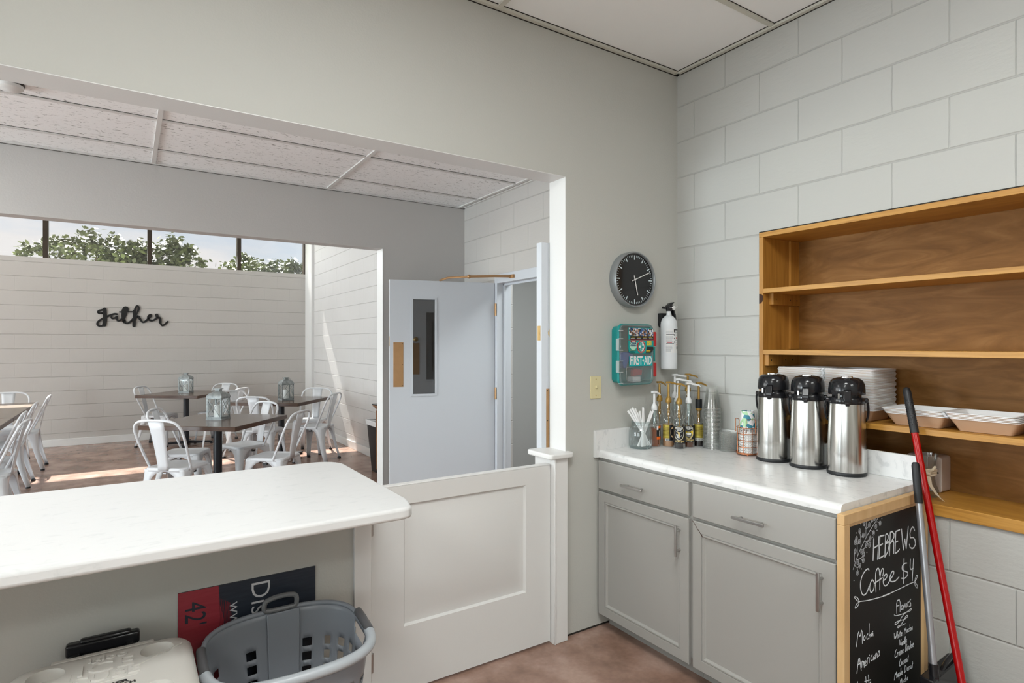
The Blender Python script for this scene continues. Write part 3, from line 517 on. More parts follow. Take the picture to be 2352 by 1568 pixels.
# --- outdoors
struct('floor_outside', MB().box(-40, 40, 10.9, 60, -0.4, -0.1), 'grass')

# ================================================================ hall double doors (both leaves standing open)
def leaf_door(name, hinge, free, side, mirror=False):
    """leaf from hinge (x,y) to free edge (x,y); its face is on the side 'side' (+1/-1) of the line"""
    root = sroot(name, (hinge[0], hinge[1], 0)); H = Vector((hinge[0], hinge[1], 0)); F = Vector((free[0], free[1], 0))
    u = (F - H).normalized(); W = (F - H).length; nrm = Vector((-u.y, u.x, 0)) * side
    mat = frame4(H, u, (0, 0, 1)); z = Vector(u).cross(Vector((0, 0, 1)))   # local: x along leaf, y up, z normal
    sg = 1 if z.dot(nrm) > 0 else -1
    # local coords (a along leaf from hinge, b height, d depth from the face backwards)
    def T(mb):
        mb.v = [tuple(H + u * p[0] + nrm * (-p[1]) + Vector((0, 0, p[2]))) for p in mb.v]; return mb
    th = 0.044; wx0, wx1, wz0, wz1 = W - 0.373, W - 0.184, 1.054, 1.838; top = 1.99
    b = MB(); b.box(0, wx0, 0, th, 0.012, top); b.box(wx1, W, 0, th, 0.012, top); b.box(wx0, wx1, 0, th, 0.012, wz0); b.box(wx0, wx1, 0, th, wz1, top)
    obj('door_leaf', T(b), 'door', root)
    b = MB()
    for d0, d1 in ((-0.006, 0.0), (th, th + 0.006)):
        b.box(wx0 - 0.014, wx0 + 0.004, d0, d1, wz0 - 0.014, wz1 + 0.014); b.box(wx1 - 0.004, wx1 + 0.014, d0, d1, wz0 - 0.014, wz1 + 0.014)
        b.box(wx0, wx1, d0, d1, wz0 - 0.014, wz0 + 0.004); b.box(wx0, wx1, d0, d1, wz1 - 0.004, wz1 + 0.014)
    obj('pane_bead', T(b), 'door', root)
    obj('glass_pane', T(MB().box(wx0, wx1, 0.019, 0.025, wz0, wz1)), 'pane', root, flat=True)
    for d0, d1 in ((-0.0022, 0.0), (th, th + 0.0022)):
        pz0, pz1 = (0.905, 1.235) if (name == 'door_2' and d0 < 0) else (1.119, 1.481)
        pl = obj('push_plate', T(MB().box(W - 0.11, W - 0.029, d0, d1, pz0, pz1)), 'bronze', root, bevel=0.001)
        s = MB(); dd = d0 - 0.001 if d0 < 0 else d1 + 0.001
        for zz in (pz0 + 0.011, (pz0 + pz1) / 2, pz1 - 0.011):
            for aa in (W - 0.103, W - 0.036): s.add([(aa + 0.003 * cos(q * pi / 3), dd, zz + 0.003 * sin(q * pi / 3)) for q in range(6)], [(0, 1, 2, 3, 4, 5)])
        obj('plate_screw', T(s), 'gap', pl, flat=True)
    return root, T, W, th
root, T, W, th = leaf_door('door_1', (2.632, 4.295), (1.769, 4.508), 1)
for (a, b) in ((1.71, 1.814), (0.996, 1.097), (0.25, 0.35)):
    obj('hinge', MB().box(2.622, 2.646, 4.270, 4.280, a, b).cyl((2.628, 4.270, a), (2.628, 4.270, b), 0.006, n=8), 'bronze', root)
b = MB(); b.tube([(2.18, 4.43, 1.998), (2.20, 4.33, 2.012), (2.33, 4.20, 2.018)], 0.009, 8); b.tube([(2.33, 4.20, 2.018), (2.50, 4.09, 2.022), (2.636, 4.02, 2.022)], 0.010, 8); b.ball((2.33, 4.20, 2.018), 0.017); b.box(2.62, 2.640, 3.99, 4.05, 2.008, 2.036)
obj('closer_arm', b, 'bronze', root)
obj('latch_plate', T(MB().box(W, W + 0.0015, 0.010, 0.034, 1.45, 1.53)), 'brass', root)
root, T, W, th = leaf_door('door_2', (2.632, 2.445), (1.782, 2.445), 1)
# face_1 looks back to the kitchen; knob on the far face is what the first leaf's pane mirrors
obj('edge_plate', MB().box(1.7805, 1.782, 2.455, 2.479, 1.485, 1.56).cyl((1.7795, 2.467, 1.523), (1.782, 2.467, 1.523), 0.008, n=12), 'brass', root)
obj('lock_rose', MB().lathe([(0.028, 2.489), (0.026, 2.499), (0.016, 2.508), (0.001, 2.512)], (1.85, 0, 1.523), 20, axis='Y'), 'brass', root)
obj('lock_cylinder', MB().lathe([(0.027, 2.4445), (0.025, 2.4405)], (1.85, 0, 1.523), 20, False, True, axis='Y'), 'brass', root)

# ================================================================ half door (gate) in the serving opening
t = thing('half_door', 'white half height door with one raised panel between the bar and the post', 'door', (0.83, A0, 0))
x0, x1 = 0.829, 1.733
g = MB(); R = lambda a0, a1, b0, b1, d: (a0, a1, b0, b1, d)
g.rings2([R(x0, x1, 0.012, 0.872, A0 + 0.035), R(x0, x1, 0.012, 0.872, A0), R(0.968, 1.590, 0.281, 0.794, A0), R(0.976, 1.582, 0.289, 0.786, A0 + 0.011), R(0.984, 1.574, 0.297, 0.778, A0 + 0.011), R(1.030, 1.528, 0.343, 0.732, A0 + 0.001), R(1.033, 1.525, 0.346, 0.729, A0)], 'Y', back=1)
obj('door_panel', g, 'white', t, ang=20)
obj('top_rail', MB().box(x0, x1, A0 + 0.002, A0 + 0.037, 0.872, 0.878), 'trimw', t, bevel=0.002)
for z0, z1 in ((0.688, 0.765), (0.135, 0.210)):
    h = MB().cyl((0.8255, A0 - 0.006, z0), (0.8255, A0 - 0.006, z1), 0.0075, n=12); h.ball((0.8255, A0 - 0.006, z1), 0.006); h.box(0.816, 0.836, A0 - 0.002, A0 + 0.001, z0, z1)
    obj('hinge', h, 'nickel', t)

# ================================================================ bar counter on the low wall
outl = [(-3.3, 1.835)] + bez_arc(0.755, 1.93, 0.0951, -pi / 2, -pi * 0.32, 5) + [(0.823, 1.915), (0.831, 1.955)] + [(0.831, 2.60)] + bez_arc(0.71, 2.665, 0.121, 0, pi / 2, 8) + [(-3.3, 2.786)]
t = thing('bar_counter', 'long white bar worktop on the low wall, rounded at its free end', 'counter', (-1.2, 2.3, 0.878))
obj('worktop', MB().prism(outl, 0.878, 0.918), 'lamw', t, bevel=0.012, bseg=4)
for x in (0.16, 0.60): obj('screw_cap', MB().lathe([(0.012, 0.878), (0.012, 0.870), (0.001, 0.868)], (x, 1.95, 0), 12), 'gasket', t)

# ================================================================ base cabinets
def pull(mb, p, d, L):
    """square bar pull, centre p on the front plane, d = 'Y' or 'Z' direction"""
    x, y, z = p
    if d == 'Y':
        mb.box(x - 0.034, x - 0.025, y - L / 2, y + L / 2, z - 0.0055, z + 0.0055)
        for s in (-1, 1): mb.cyl((x - 0.026, y + s * L * 0.32, z), (x, y + s * L * 0.32, z), 0.0045, n=10)
    else:
        mb.box(x - 0.034, x - 0.025, y - 0.0055, y + 0.0055, z - L / 2, z + L / 2)
        for s in (-1, 1): mb.cyl((x - 0.026, y, z + s * L * 0.32), (x, y, z + s * L * 0.32), 0.0045, n=10)
    return mb
def cabinet(y0, y1, lab, mitre):
    t = thing('base_cabinet', lab, 'cabinet', (2.34, (y0 + y1) / 2, 0), 'grey base cabinets')
    c = MB().box(2.052, 2.62, y0, y1, 0.102, 0.879); obj('carcass', c, 'cab', t)
    obj('toe_kick', MB().box(2.116, 2.60, y0, y1, 0, 0.102), 'cab', t)
    f = 2.032
    a, b = y0 + 0.012, y1 - 0.008
    dr = obj('drawer', MB().rings2([(a, b, 0.722, 0.866, 2.052), (a, b, 0.722, 0.866, f + 0.003), (a + 0.003, b - 0.003, 0.725, 0.863, f)], 'X', back=1), 'cab', t, ang=20)
    obj('handle', pull(MB(), (f, (y0 + y1) / 2 + (0.03 if mitre == 0 else 0.02), 0.78), 'Y', 0.14), 'nickel', dr, bevel=0.001)
    z0, z1 = 0.077, 0.708
    L = lambda i, d: (a + i, b - i, z0 + i, z1 - i, f + d)
    do = obj('door', MB().rings2([(a, b, z0, z1, 2.051), L(0, 0.003), L(0.003, 0), L(0.046, 0), L(0.047, 0.004), L(0.051, 0.001), L(0.056, 0.001), L(0.061, 0.008), L(0.064, 0.010)], 'X', back=1), 'cab', t, ang=20)
    obj('handle', pull(MB(), (f, a + 0.045, 0.605), 'Z', 0.135), 'nickel', do, bevel=0.001)
    if mitre: obj('open_mitre_joint', MB().ribbon([(b - 0.002, z1 - 0.002), (b - 0.030, z1 - 0.033), (b - 0.056, z1 - 0.060)], 0.0028, 'YZ', f + 0.0005, 0.0008), 'gasket', do)
cabinet(1.698, 2.300, 'grey cabinet with drawer and door in the corner next to the wall', 0)
cabinet(1.066, 1.696, 'grey cabinet with drawer and door beside the chalkboard, open joint at its door corner', 1)
# countertop with rolled front edge and backsplashes
prof = [(2.035, 0.882), (2.035, 0.896)] + bez_arc(2.053, 0.900, 0.018, pi, pi / 2, 6)[1:] + [(2.646, 0.918), (2.646, 0.882)]
t = thing('countertop', 'marble patterned laminate worktop on the grey cabinets, rolled front edge', 'countertop', (2.34, 1.68, 0.88))
obj('worktop', MB().prism(prof, 1.060, A0 - 0.001, axis='Y'), 'lam', t, ang=30)
obj('backsplash', MB().prism([(A0 - 0.018, 0.882), (A0 - 0.018, 1.016), (A0 - 0.012, 1.020), (A0 - 0.001, 1.020), (A0 - 0.001, 0.882)], 2.012, 2.632, axis='X') , 'lam', t)
obj('backsplash', MB().box(2.625, 2.6375, 1.062, A0 - 0.018, 0.918, 1.019), 'lam', t, bevel=0.002)

# ================================================================ shelving set into the wall niche
t = thing('built_in_shelf', 'open pine shelving with plywood back set into the block wall', 'shelf', (2.8, 0.9, 0.797))
Y0, Y1, XB = 0.06, 1.778, 2.932
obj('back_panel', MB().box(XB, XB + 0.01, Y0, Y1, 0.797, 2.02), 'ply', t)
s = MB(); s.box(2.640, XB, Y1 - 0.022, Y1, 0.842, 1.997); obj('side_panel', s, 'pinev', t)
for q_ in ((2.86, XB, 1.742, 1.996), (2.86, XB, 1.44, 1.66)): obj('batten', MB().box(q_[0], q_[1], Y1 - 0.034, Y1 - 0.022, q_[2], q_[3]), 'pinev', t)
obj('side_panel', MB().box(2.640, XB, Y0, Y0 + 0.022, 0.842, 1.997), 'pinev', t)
obj('top_board', MB().box(2.638, XB, Y0, Y1, 1.997, 2.020), 'pine', t, bevel=0.001)
obj('sill_board', MB().box(2.634, XB, Y0, Y1, 0.797, 0.842), 'pine', t, bevel=0.002)
for z0, z1 in ((1.719, 1.741), (1.415, 1.438), (1.105, 1.129)):
    obj('shelf_board', MB().box(2.640, XB, Y0 + 0.022, Y1 - 0.022, z0, z1), 'pine', t, bevel=0.001)
for zt, xa in ((1.719, 2.69), (1.415, 2.650)):
    cl = obj('cleat', MB().box(xa, xa + 0.10, Y1 - 0.045, Y1 - 0.022, zt - 0.056, zt).box(xa + 0.10, XB, Y1 - 0.040, Y1 - 0.022, zt - 0.056, zt), 'pinev', t, bevel=0.001)
    for x in (xa + 0.02, xa + 0.15, xa + 0.21): obj('nail', MB().box(x, x + 0.006, Y1 - (0.0462 if x < xa + 0.1 else 0.0412), Y1 - 0.039, zt - 0.032, zt - 0.026), 'gap', cl)
obj('knot_hole', MB().lathe([(0.0245, 2.6385), (0.019, 2.6375), (0.001, 2.6372)], (0, 1.7685, 1.692), 18, axis='X') if False else MB().prism([(1.7775, 1.716), (1.765, 1.715), (1.757, 1.704), (1.7555, 1.690), (1.761, 1.676), (1.770, 1.668), (1.7775, 1.667)], 2.6385, 2.6402, axis='X'), 'gasket', t)
struct('trim_13', MB().box(2.6465, 2.66, NY0, 1.783, 2.0205, 2.0265).box(2.6465, 2.66, 1.7785, 1.7815, 1.02, 2.022), 'gap')
# ================================================================ things on the kitchen wall
# clock
cx, cz, r = 2.270, 1.811, 0.149
t = thing('wall_clock', 'round black wall clock with deep silver rim above the first aid box', 'clock', (cx, A0 - 0.001, cz))
obj('clock_rim', MB().lathe([(r, A0 - 0.001), (r, A0 - 0.046), (r - 0.002, A0 - 0.049), (r - 0.007, A0 - 0.049), (r - 0.009, A0 - 0.046), (r - 0.010, A0 - 0.036)], (cx, 0, cz), 64, True, axis='Y'), 'clockgrey', t)
obj('dial', MB().lathe([(r - 0.010, A0 - 0.036), (0.001, A0 - 0.0362)], (cx, 0, cz), 64, axis='Y'), 'clockface', t)
mk = MB()
for k in range(60):
    a = 2 * pi * k / 60; big = k % 5 == 0; r1 = r - 0.019; r0 = r1 - (0.024 if big else 0.010)
    mk.ribbon([(cx + r0 * sin(a), cz + r0 * cos(a)), (cx + r1 * sin(a), cz + r1 * cos(a))], 0.0055 if big else 0.0022, 'XZ', A0 - 0.0364, jn=False)
obj('hour_marks', mk, 'clockmark', t, flat=True)
for nm, deg, L, wd, dd in (('hour_hand', 166, 0.086, 0.0055, 0.039), ('minute_hand', 68, 0.118, 0.0045, 0.041)):
    a = radians(deg); obj(nm, MB().ribbon([(cx - 0.022 * sin(a), cz - 0.022 * cos(a)), (cx + L * sin(a), cz + L * cos(a))], wd, 'XZ', A0 - dd, 0.0012, jn=False), 'labelw', t, flat=True)
# light switch
t = thing('light_switch', 'ivory light switch plate low on the painted wall left of the counter', 'light switch', (2.0245, A0, 1.184))
obj('switch_plate', MB().prism(rrect(1.989, 2.060, 1.184, 1.300, 0.004, 3), A0 - 0.006, A0 - 0.0005, axis='Y'), 'ivory', t, bevel=0.0015)
obj('toggle', MB().box(2.019, 2.030, A0 - 0.016, A0 - 0.005, 1.238, 1.252), 'ivory', t, bevel=0.002)
for z in (1.2, 1.284): obj('switch_screw', MB().lathe([(0.0035, A0 - 0.0065), (0.003, A0 - 0.0075)], (2.0245, 0, z), 8, False, True, axis='Y'), 'brass', t)
# fire extinguisher
ex, ey = 2.514, A0 - 0.056
t = thing('fire_extinguisher', 'small white fire extinguisher with black handle hanging on the wall beside the first aid box', 'fire extinguisher', (ex, ey, 1.327))
obj('cylinder', MB().lathe([(0.001, 1.327), (0.040, 1.327), (0.044, 1.331), (0.045, 1.338), (0.045, 1.570), (0.043, 1.588), (0.036, 1.606), (0.024, 1.619), (0.014, 1.626), (0.0125, 1.632), (0.0125, 1.650)], (ex, ey, 0), 56, False, True), 'extw', t)
def shell(mb, a0, a1, z0, z1, rr, n=10):
    """curved patch on a vertical cylinder, angles in degrees from -Y towards +X"""
    P = lambda a, z: (ex + rr * sin(a), ey - rr * cos(a), z)
    k = [radians(a0 + (a1 - a0) * i / n) for i in range(n + 1)]
    mb.loft([[P(a, z0) for a in k], [P(a, z1) for a in k]], False, False, closed=False); return mb
lb = obj('instruction_label', shell(MB(), -75, 75, 1.418, 1.545, 0.0453), 'labelw', t)
tx = MB(); random.seed(4)
for (a0, a1, z0, z1, n) in ((-68, -16, 1.525, 1.54, 3), (-68, -16, 1.478, 1.510, 7), (-68, -22, 1.425, 1.458, 8)):
    for k in range(n):
        z = z1 - (k + 0.5) * (z1 - z0) / n; shell(tx, a0, a1 - random.uniform(0, 12), z - 0.0009, z + 0.0009, 0.0455, 6)
obj('small_print', tx, plain('label_grey_print', (0.35, 0.37, 0.40), 0.5), lb, flat=True)
tx = MB()
for (a0, a1, z0, z1) in ((-12, 70, 1.541, 1.547), (-12, -4, 1.53, 1.541), (-66, -10, 1.5185, 1.521), (-66, -10, 1.4685, 1.471), (-12, -6, 1.512, 1.52), (-12, -6, 1.493, 1.500), (-12, -6, 1.473, 1.480), (0, 60, 1.531, 1.5325), (0, 48, 1.526, 1.5275), (2, 60, 1.515, 1.5165), (2, 50, 1.488, 1.4895), (2, 60, 1.475, 1.4765), (14, 30, 1.438, 1.452), (38, 52, 1.438, 1.452), (30, 55, 1.427, 1.431)):
    shell(tx, a0, a1, z0, z1, 0.0456, 6)
obj('black_print', tx, 'labelk', lb, flat=True)
tx = MB()
for (a0, a1, z0, z1) in ((10, 22, 1.496, 1.503), (14, 24, 1.459, 1.465), (-62, -26, 1.473, 1.478)): shell(tx, a0, a1, z0, z1, 0.0456, 6)
obj('red_print', tx, 'red', lb, flat=True)
h = MB(); h.cyl((ex, ey, 1.648), (ex, ey, 1.664), 0.015, 0.017)
h.prism([(ex - 0.022, 1.660), (ex + 0.020, 1.660), (ex + 0.028, 1.650), (ex + 0.045, 1.590), (ex + 0.052, 1.590), (ex + 0.048, 1.625), (ex + 0.030, 1.672), (ex - 0.005, 1.678), (ex - 0.022, 1.676)], ey - 0.010, ey + 0.010, axis='Y')
h.prism([(ex - 0.020, 1.676), (ex + 0.000, 1.692), (ex + 0.028, 1.700), (ex + 0.036, 1.700), (ex + 0.034, 1.695), (ex + 0.020, 1.686), (ex + 0.010, 1.672)], ey - 0.009, ey + 0.009, axis='Y')
h.cyl((ex - 0.048, ey, 1.667), (ex - 0.015, ey, 1.665), 0.007)
obj('valve_handle', h, 'blackpl', t, bevel=0.001)
obj('pressure_gauge', MB().lathe([(0.0145, ey - 0.006), (0.0145, ey - 0.020), (0.012, ey - 0.022)], (ex + 0.019, 0, 1.667), 20, True, axis='Y'), 'chrome', t)
obj('gauge_dial', MB().lathe([(0.0125, ey - 0.0212), (0.0005, ey - 0.0214)], (ex + 0.019, 0, 1.667), 20, axis='Y'), 'labelw', t)
obj('wall_bracket', MB().prism([(ex - 0.018, 1.560), (ex - 0.026, 1.572), (ex - 0.026, 1.638), (ex + 0.03, 1.638), (ex + 0.062, 1.560)], A0 - 0.030, A0 - 0.001, axis='Y'), 'blackmat', t)
obj('safety_tag', MB().prism([(ex + 0.045, 1.586), (ex + 0.058, 1.584), (ex + 0.068, 1.553), (ex + 0.047, 1.548)], ey - 0.004, ey - 0.003, axis='Y'), 'paper', t)
obj('pull_tie', MB().cyl((ex + 0.034, ey - 0.01, 1.664), (ex + 0.066, ey - 0.004, 1.679), 0.0010, n=6), 'paper', t)
# first aid box
fx0, fx1, fz0, fz1 = 2.127, 2.379, 1.249, 1.573; FY = A0 - 0.075
t = thing('first_aid_box', 'teal first aid box with cloudy see-through lid on the wall under the clock', 'first aid box', ((fx0 + fx1) / 2, A0 - 0.001, fz0))
def rr(i, d): return [(x, d, z) for x, z in rrect(fx0 + i, fx1 - i, fz0 + i, fz1 - i, 0.032 - i * 0.4, 6)]
obj('box_shell', MB().loft([rr(0.012, A0 - 0.001), rr(0.009, A0 - 0.045), rr(0.003, A0 - 0.048), rr(0, A0 - 0.056), rr(0.002, A0 - 0.066), rr(0.011, A0 - 0.066), rr(0.013, A0 - 0.008)], True, True), 'teal', t, ang=30)
obj('lid', MB().loft([rr(0.004, A0 - 0.064), rr(0.004, FY + 0.002), rr(0.007, FY), rr(0.016, FY), rr(0.019, FY + 0.003), rr(0.024, FY + 0.003)], False, True), 'lidpl', t, ang=30)
obj('lid_rib', MB().tube([(x, FY - 0.0005, z) for x, z in rrect(fx0 + 0.045, fx1 - 0.022, fz0 + 0.026, 1.345, 0.014, 5)], 0.0012, 6, closed=True), 'lidpl', t)
for z in (1.505, 1.420, 1.335, 1.290):
    pass
for z in (1.462, 1.348):
    obj('hinge_clip', MB().box(fx0 - 0.006, fx0 + 0.001, FY + 0.004, FY + 0.024, z - 0.030, z + 0.032), 'clearpl', t, bevel=0.001)
hb = MB()
for z in (1.536, 1.494, 1.434, 1.378, 1.320, 1.262): hb.box(fx0 - 0.006, fx0 + 0.022, FY - 0.0015, FY + 0.004, z - 0.0022, z + 0.0022)
obj('hinge_bar', hb, 'clearpl', t)
for z0, z1 in ((1.455, 1.532), (1.290, 1.366)):
    obj('latch', MB().prism(rrect(fx1 - 0.002, fx1 + 0.020, z0, z1, 0.007, 3), FY + 0.002, FY + 0.020, axis='Y'), 'red', t, bevel=0.002)
obj('carry_handle', MB().box(fx1, fx1 + 0.018, FY + 0.010, FY + 0.016, 1.372, 1.450).box(fx1, fx1 + 0.006, FY + 0.002, FY + 0.02, 1.380, 1.442), 'teal', t)
# labels (x from the lid's left edge)
FL = FY - 0.0012
lx0, lx1 = 2.187, 2.374
lab = obj('picture_label', MB().prism(bez_arc(lx1 - 0.022, 1.532, 0.020, 0, pi / 2, 5) + [(lx0, 1.552), (lx0, 1.445)] + [(lx0 + 0.004, 1.425), (lx0 + 0.014, 1.418)] + [(lx1 - 0.03, 1.416), (lx1 - 0.010, 1.424), (lx1 - 0.002, 1.445)], FL, FL + 0.001, axis='Y'), 'tealb', t, flat=True)
D = FL - 0.0002
obj('photo_strip', MB().prism([(lx0 + 0.003, 1.510), (lx1 - 0.003, 1.508), (lx1 - 0.003, 1.535)] + [(lx1 - 0.010, 1.548), (lx0 + 0.003, 1.551)], D - 0.0003, D, axis='Y'), 'photo', lab, flat=True)
obj('caption_strip', MB().box(lx0 + 0.012, lx1 - 0.003, D - 0.0003, D, 1.489, 1.509), 'labelk', lab, flat=True)
cp = MB()
for k in range(4): cp.box(lx0 + 0.020 + k * 0.043, lx0 + 0.044 + k * 0.043, D - 0.0006, D - 0.0003, 1.5015, 1.5045)
obj('caption_text', cp, 'yellow', lab, flat=True)
cp = MB()
for k in range(4): cp.box(lx0 + 0.016 + k * 0.045, lx0 + 0.044 + k * 0.045, D - 0.0006, D - 0.0003, 1.4935, 1.4965)
obj('caption_text', cp, 'labelw', lab, flat=True)
obj('red_line', MB().box(lx0, lx1 - 0.002, D - 0.0003, D, 1.4865, 1.489), 'red', lab, flat=True)
def disc(mb, x, z, rx, rz, y, n=28, y1=None):
    mb.add([(x, y, z)] + [(x + rx * cos(2 * pi * k / n), y, z + rz * sin(2 * pi * k / n)) for k in range(n)], [(0, 1 + k, 1 + (k + 1) % n) for k in range(n)]); return mb
obj('badge_disc', disc(MB(), lx0 + 0.034, 1.461, 0.027, 0.025, D - 0.0004), plain('pale_green_badge', (0.45, 0.72, 0.58), 0.4), lab, flat=True)
obj('badge_cap', MB().prism([(lx0 + 0.012, 1.4755), (lx0 + 0.018, 1.482), (lx0 + 0.034, 1.4862), (lx0 + 0.050, 1.482), (lx0 + 0.056, 1.4755)], D - 0.0008, D - 0.0005, axis='Y'), 'red', lab, flat=True)
XZ = lambda x, y, z: frame4((x, y, z), (1, 0, 0), (0, 0, 1))
def wr(name, s, size, x, y, z, mat, par, bold=0.0, sx=1.0, al='CENTER', th=0.0005):
    return obj(name, text_mb(s, size, XZ(x, y, z), bold, th, sx, al), mat, par, flat=True)
wr('badge_text', 'NEW', 0.008, lx0 + 0.034, D - 0.001, 1.4795, 'labelw', lab, 0.0002)
navytxt = plain('navy_lettering', (0.01, 0.05, 0.16), 0.5)
wr('badge_text', 'OSHA', 0.0165, lx0 + 0.034, D - 0.001, 1.468, navytxt, lab, 0.0005)
wr('badge_text', 'ANSI/ISEA', 0.0105, lx0 + 0.034, D - 0.001, 1.457, navytxt, lab, 0.0003)
tx = MB(); tx.box(lx0 + 0.008, lx0 + 0.050, D - 0.0005, D, 1.4335, 1.436)
obj('small_print', tx, 'yellow', lab, flat=True)
tx = MB()
for k, q in enumerate((0.048, 0.034, 0.038, 0.040)): tx.box(lx0 + 0.011, lx0 + 0.006 + q, D - 0.0005, D, 1.4305 - 0.0034 * k - 0.0007, 1.4305 - 0.0034 * k + 0.0007)
obj('small_print', tx, 'labelk', lab, flat=True)
ox, oz = lx0 + 0.092, 1.4520
obj('emblem_ring', disc(MB(), ox, oz, 0.0315, 0.0335, D - 0.0004, 40), 'red', lab, flat=True)
e = obj('emblem_disc', disc(MB(), ox, oz, 0.0235, 0.0255, D - 0.0007, 40), 'tealb', lab, flat=True)
obj('emblem_half', MB().prism([(ox + 0.002, oz + 0.0245)] + [(ox + 0.0225 * sin(a * pi / 12), oz + 0.0245 * cos(a * pi / 12)) for a in range(1, 12)] + [(ox + 0.002, oz - 0.0245)], D - 0.0009, D - 0.0008, axis='Y'), 'labelw', lab, flat=True)
for sg, mt_ in ((1, 'tealb'), (-1, 'labelw')):
    q_ = [(0.0005, 0.020), (0.006, 0.020), (0.006, 0.006), (0.018, 0.006), (0.018, -0.006), (0.006, -0.006), (0.006, -0.020), (0.0005, -0.020)]
    obj('emblem_cross', MB().prism([(ox + sg * a, oz + b) for a, b in q_], D - 0.0014, D - 0.0010, axis='Y'), mt_, lab, flat=True)
cp = MB()
for k in list(range(-3, 4)) + list(range(9, 16)):
    a = 2 * pi * k / 24; mt = XZ(ox + 0.0275 * sin(a), D - 0.0009, oz + 0.0295 * cos(a))
    cp.ribbon([(ox + 0.0262 * sin(a), oz + 0.0278 * cos(a)), (ox + 0.0290 * sin(a), oz + 0.0312 * cos(a))], 0.0024, 'XZ', D - 0.0006, 0.0003, jn=False)
obj('emblem_ring_print', cp, 'labelw', lab, flat=True)
wr('number', '351', 0.030, lx0 + 0.152, D - 0.0006, 1.4695, 'yellow', lab, 0.0014, 0.85)
obj('photo_patch', MB().prism([(lx1 - 0.052, 1.452), (lx1 - 0.004, 1.451), (lx1 - 0.003, 1.440), (lx1 - 0.012, 1.424), (lx1 - 0.030, 1.4175), (lx1 - 0.062, 1.418)], D - 0.0005, D - 0.0001, axis='Y'), 'labelk', lab, flat=True)
obj('photo_patch_text', MB().box(lx1 - 0.058, lx1 - 0.026, D - 0.0008, D - 0.0005, 1.4285, 1.432).box(lx1 - 0.058, lx1 - 0.028, D - 0.0008, D - 0.0005, 1.4225, 1.426), 'yellow', lab, flat=True)
lab = obj('name_label', MB().box(2.193, 2.361, FL, FL + 0.001, 1.350, 1.402), 'tealc', t, flat=True)
wr('lettering', 'FIRST', 0.064, 2.197, FL - 0.0002, 1.377, 'labelw', lab, 0.0014, 0.60, 'LEFT')
wr('lettering', 'AID', 0.064, 2.3005, FL - 0.0002, 1.377, 'labelw', lab, 0.0012, 0.54, 'LEFT')
q_ = [(-0.0022, 0.0075), (0.0022, 0.0075), (0.0022, 0.0025), (0.0062, 0.0025), (0.0062, -0.0025), (0.0022, -0.0025), (0.0022, -0.0075), (-0.0022, -0.0075), (-0.0022, -0.0025), (-0.0062, -0.0025), (-0.0062, 0.0025), (-0.0022, 0.0025)]
obj('small_cross', MB().prism([(2.2925 + a, 1.378 + b) for a, b in q_], FL - 0.0014, FL - 0.0010, axis='Y'), 'labelw', lab, flat=True)
tag(obj('glove_bundle', MB().prism(smooth([(2.148, 1.425), (2.235, 1.422), (2.242, 1.400), (2.20, 1.372), (2.19, 1.335), (2.172, 1.345), (2.165, 1.375), (2.148, 1.385)], 2, True), A0 - 0.058, A0 - 0.012, axis='Y'), 'blue', bevel=0.004), 'blue gloves folded inside the first aid box', 'gloves')
tag(obj('bandage_packet', MB().prism([(2.235, 1.297), (2.300, 1.300), (2.305, 1.328), (2.255, 1.338), (2.236, 1.330)], A0 - 0.060, A0 - 0.040, axis='Y'), 'red', bevel=0.002), 'red packet low inside the first aid box', 'packet')
tag(obj('gauze_box', MB().box(2.232, 2.290, A0 - 0.062, A0 - 0.02, 1.266, 1.293), 'paper', bevel=0.002), 'small white carton at the bottom of the first aid box', 'carton')

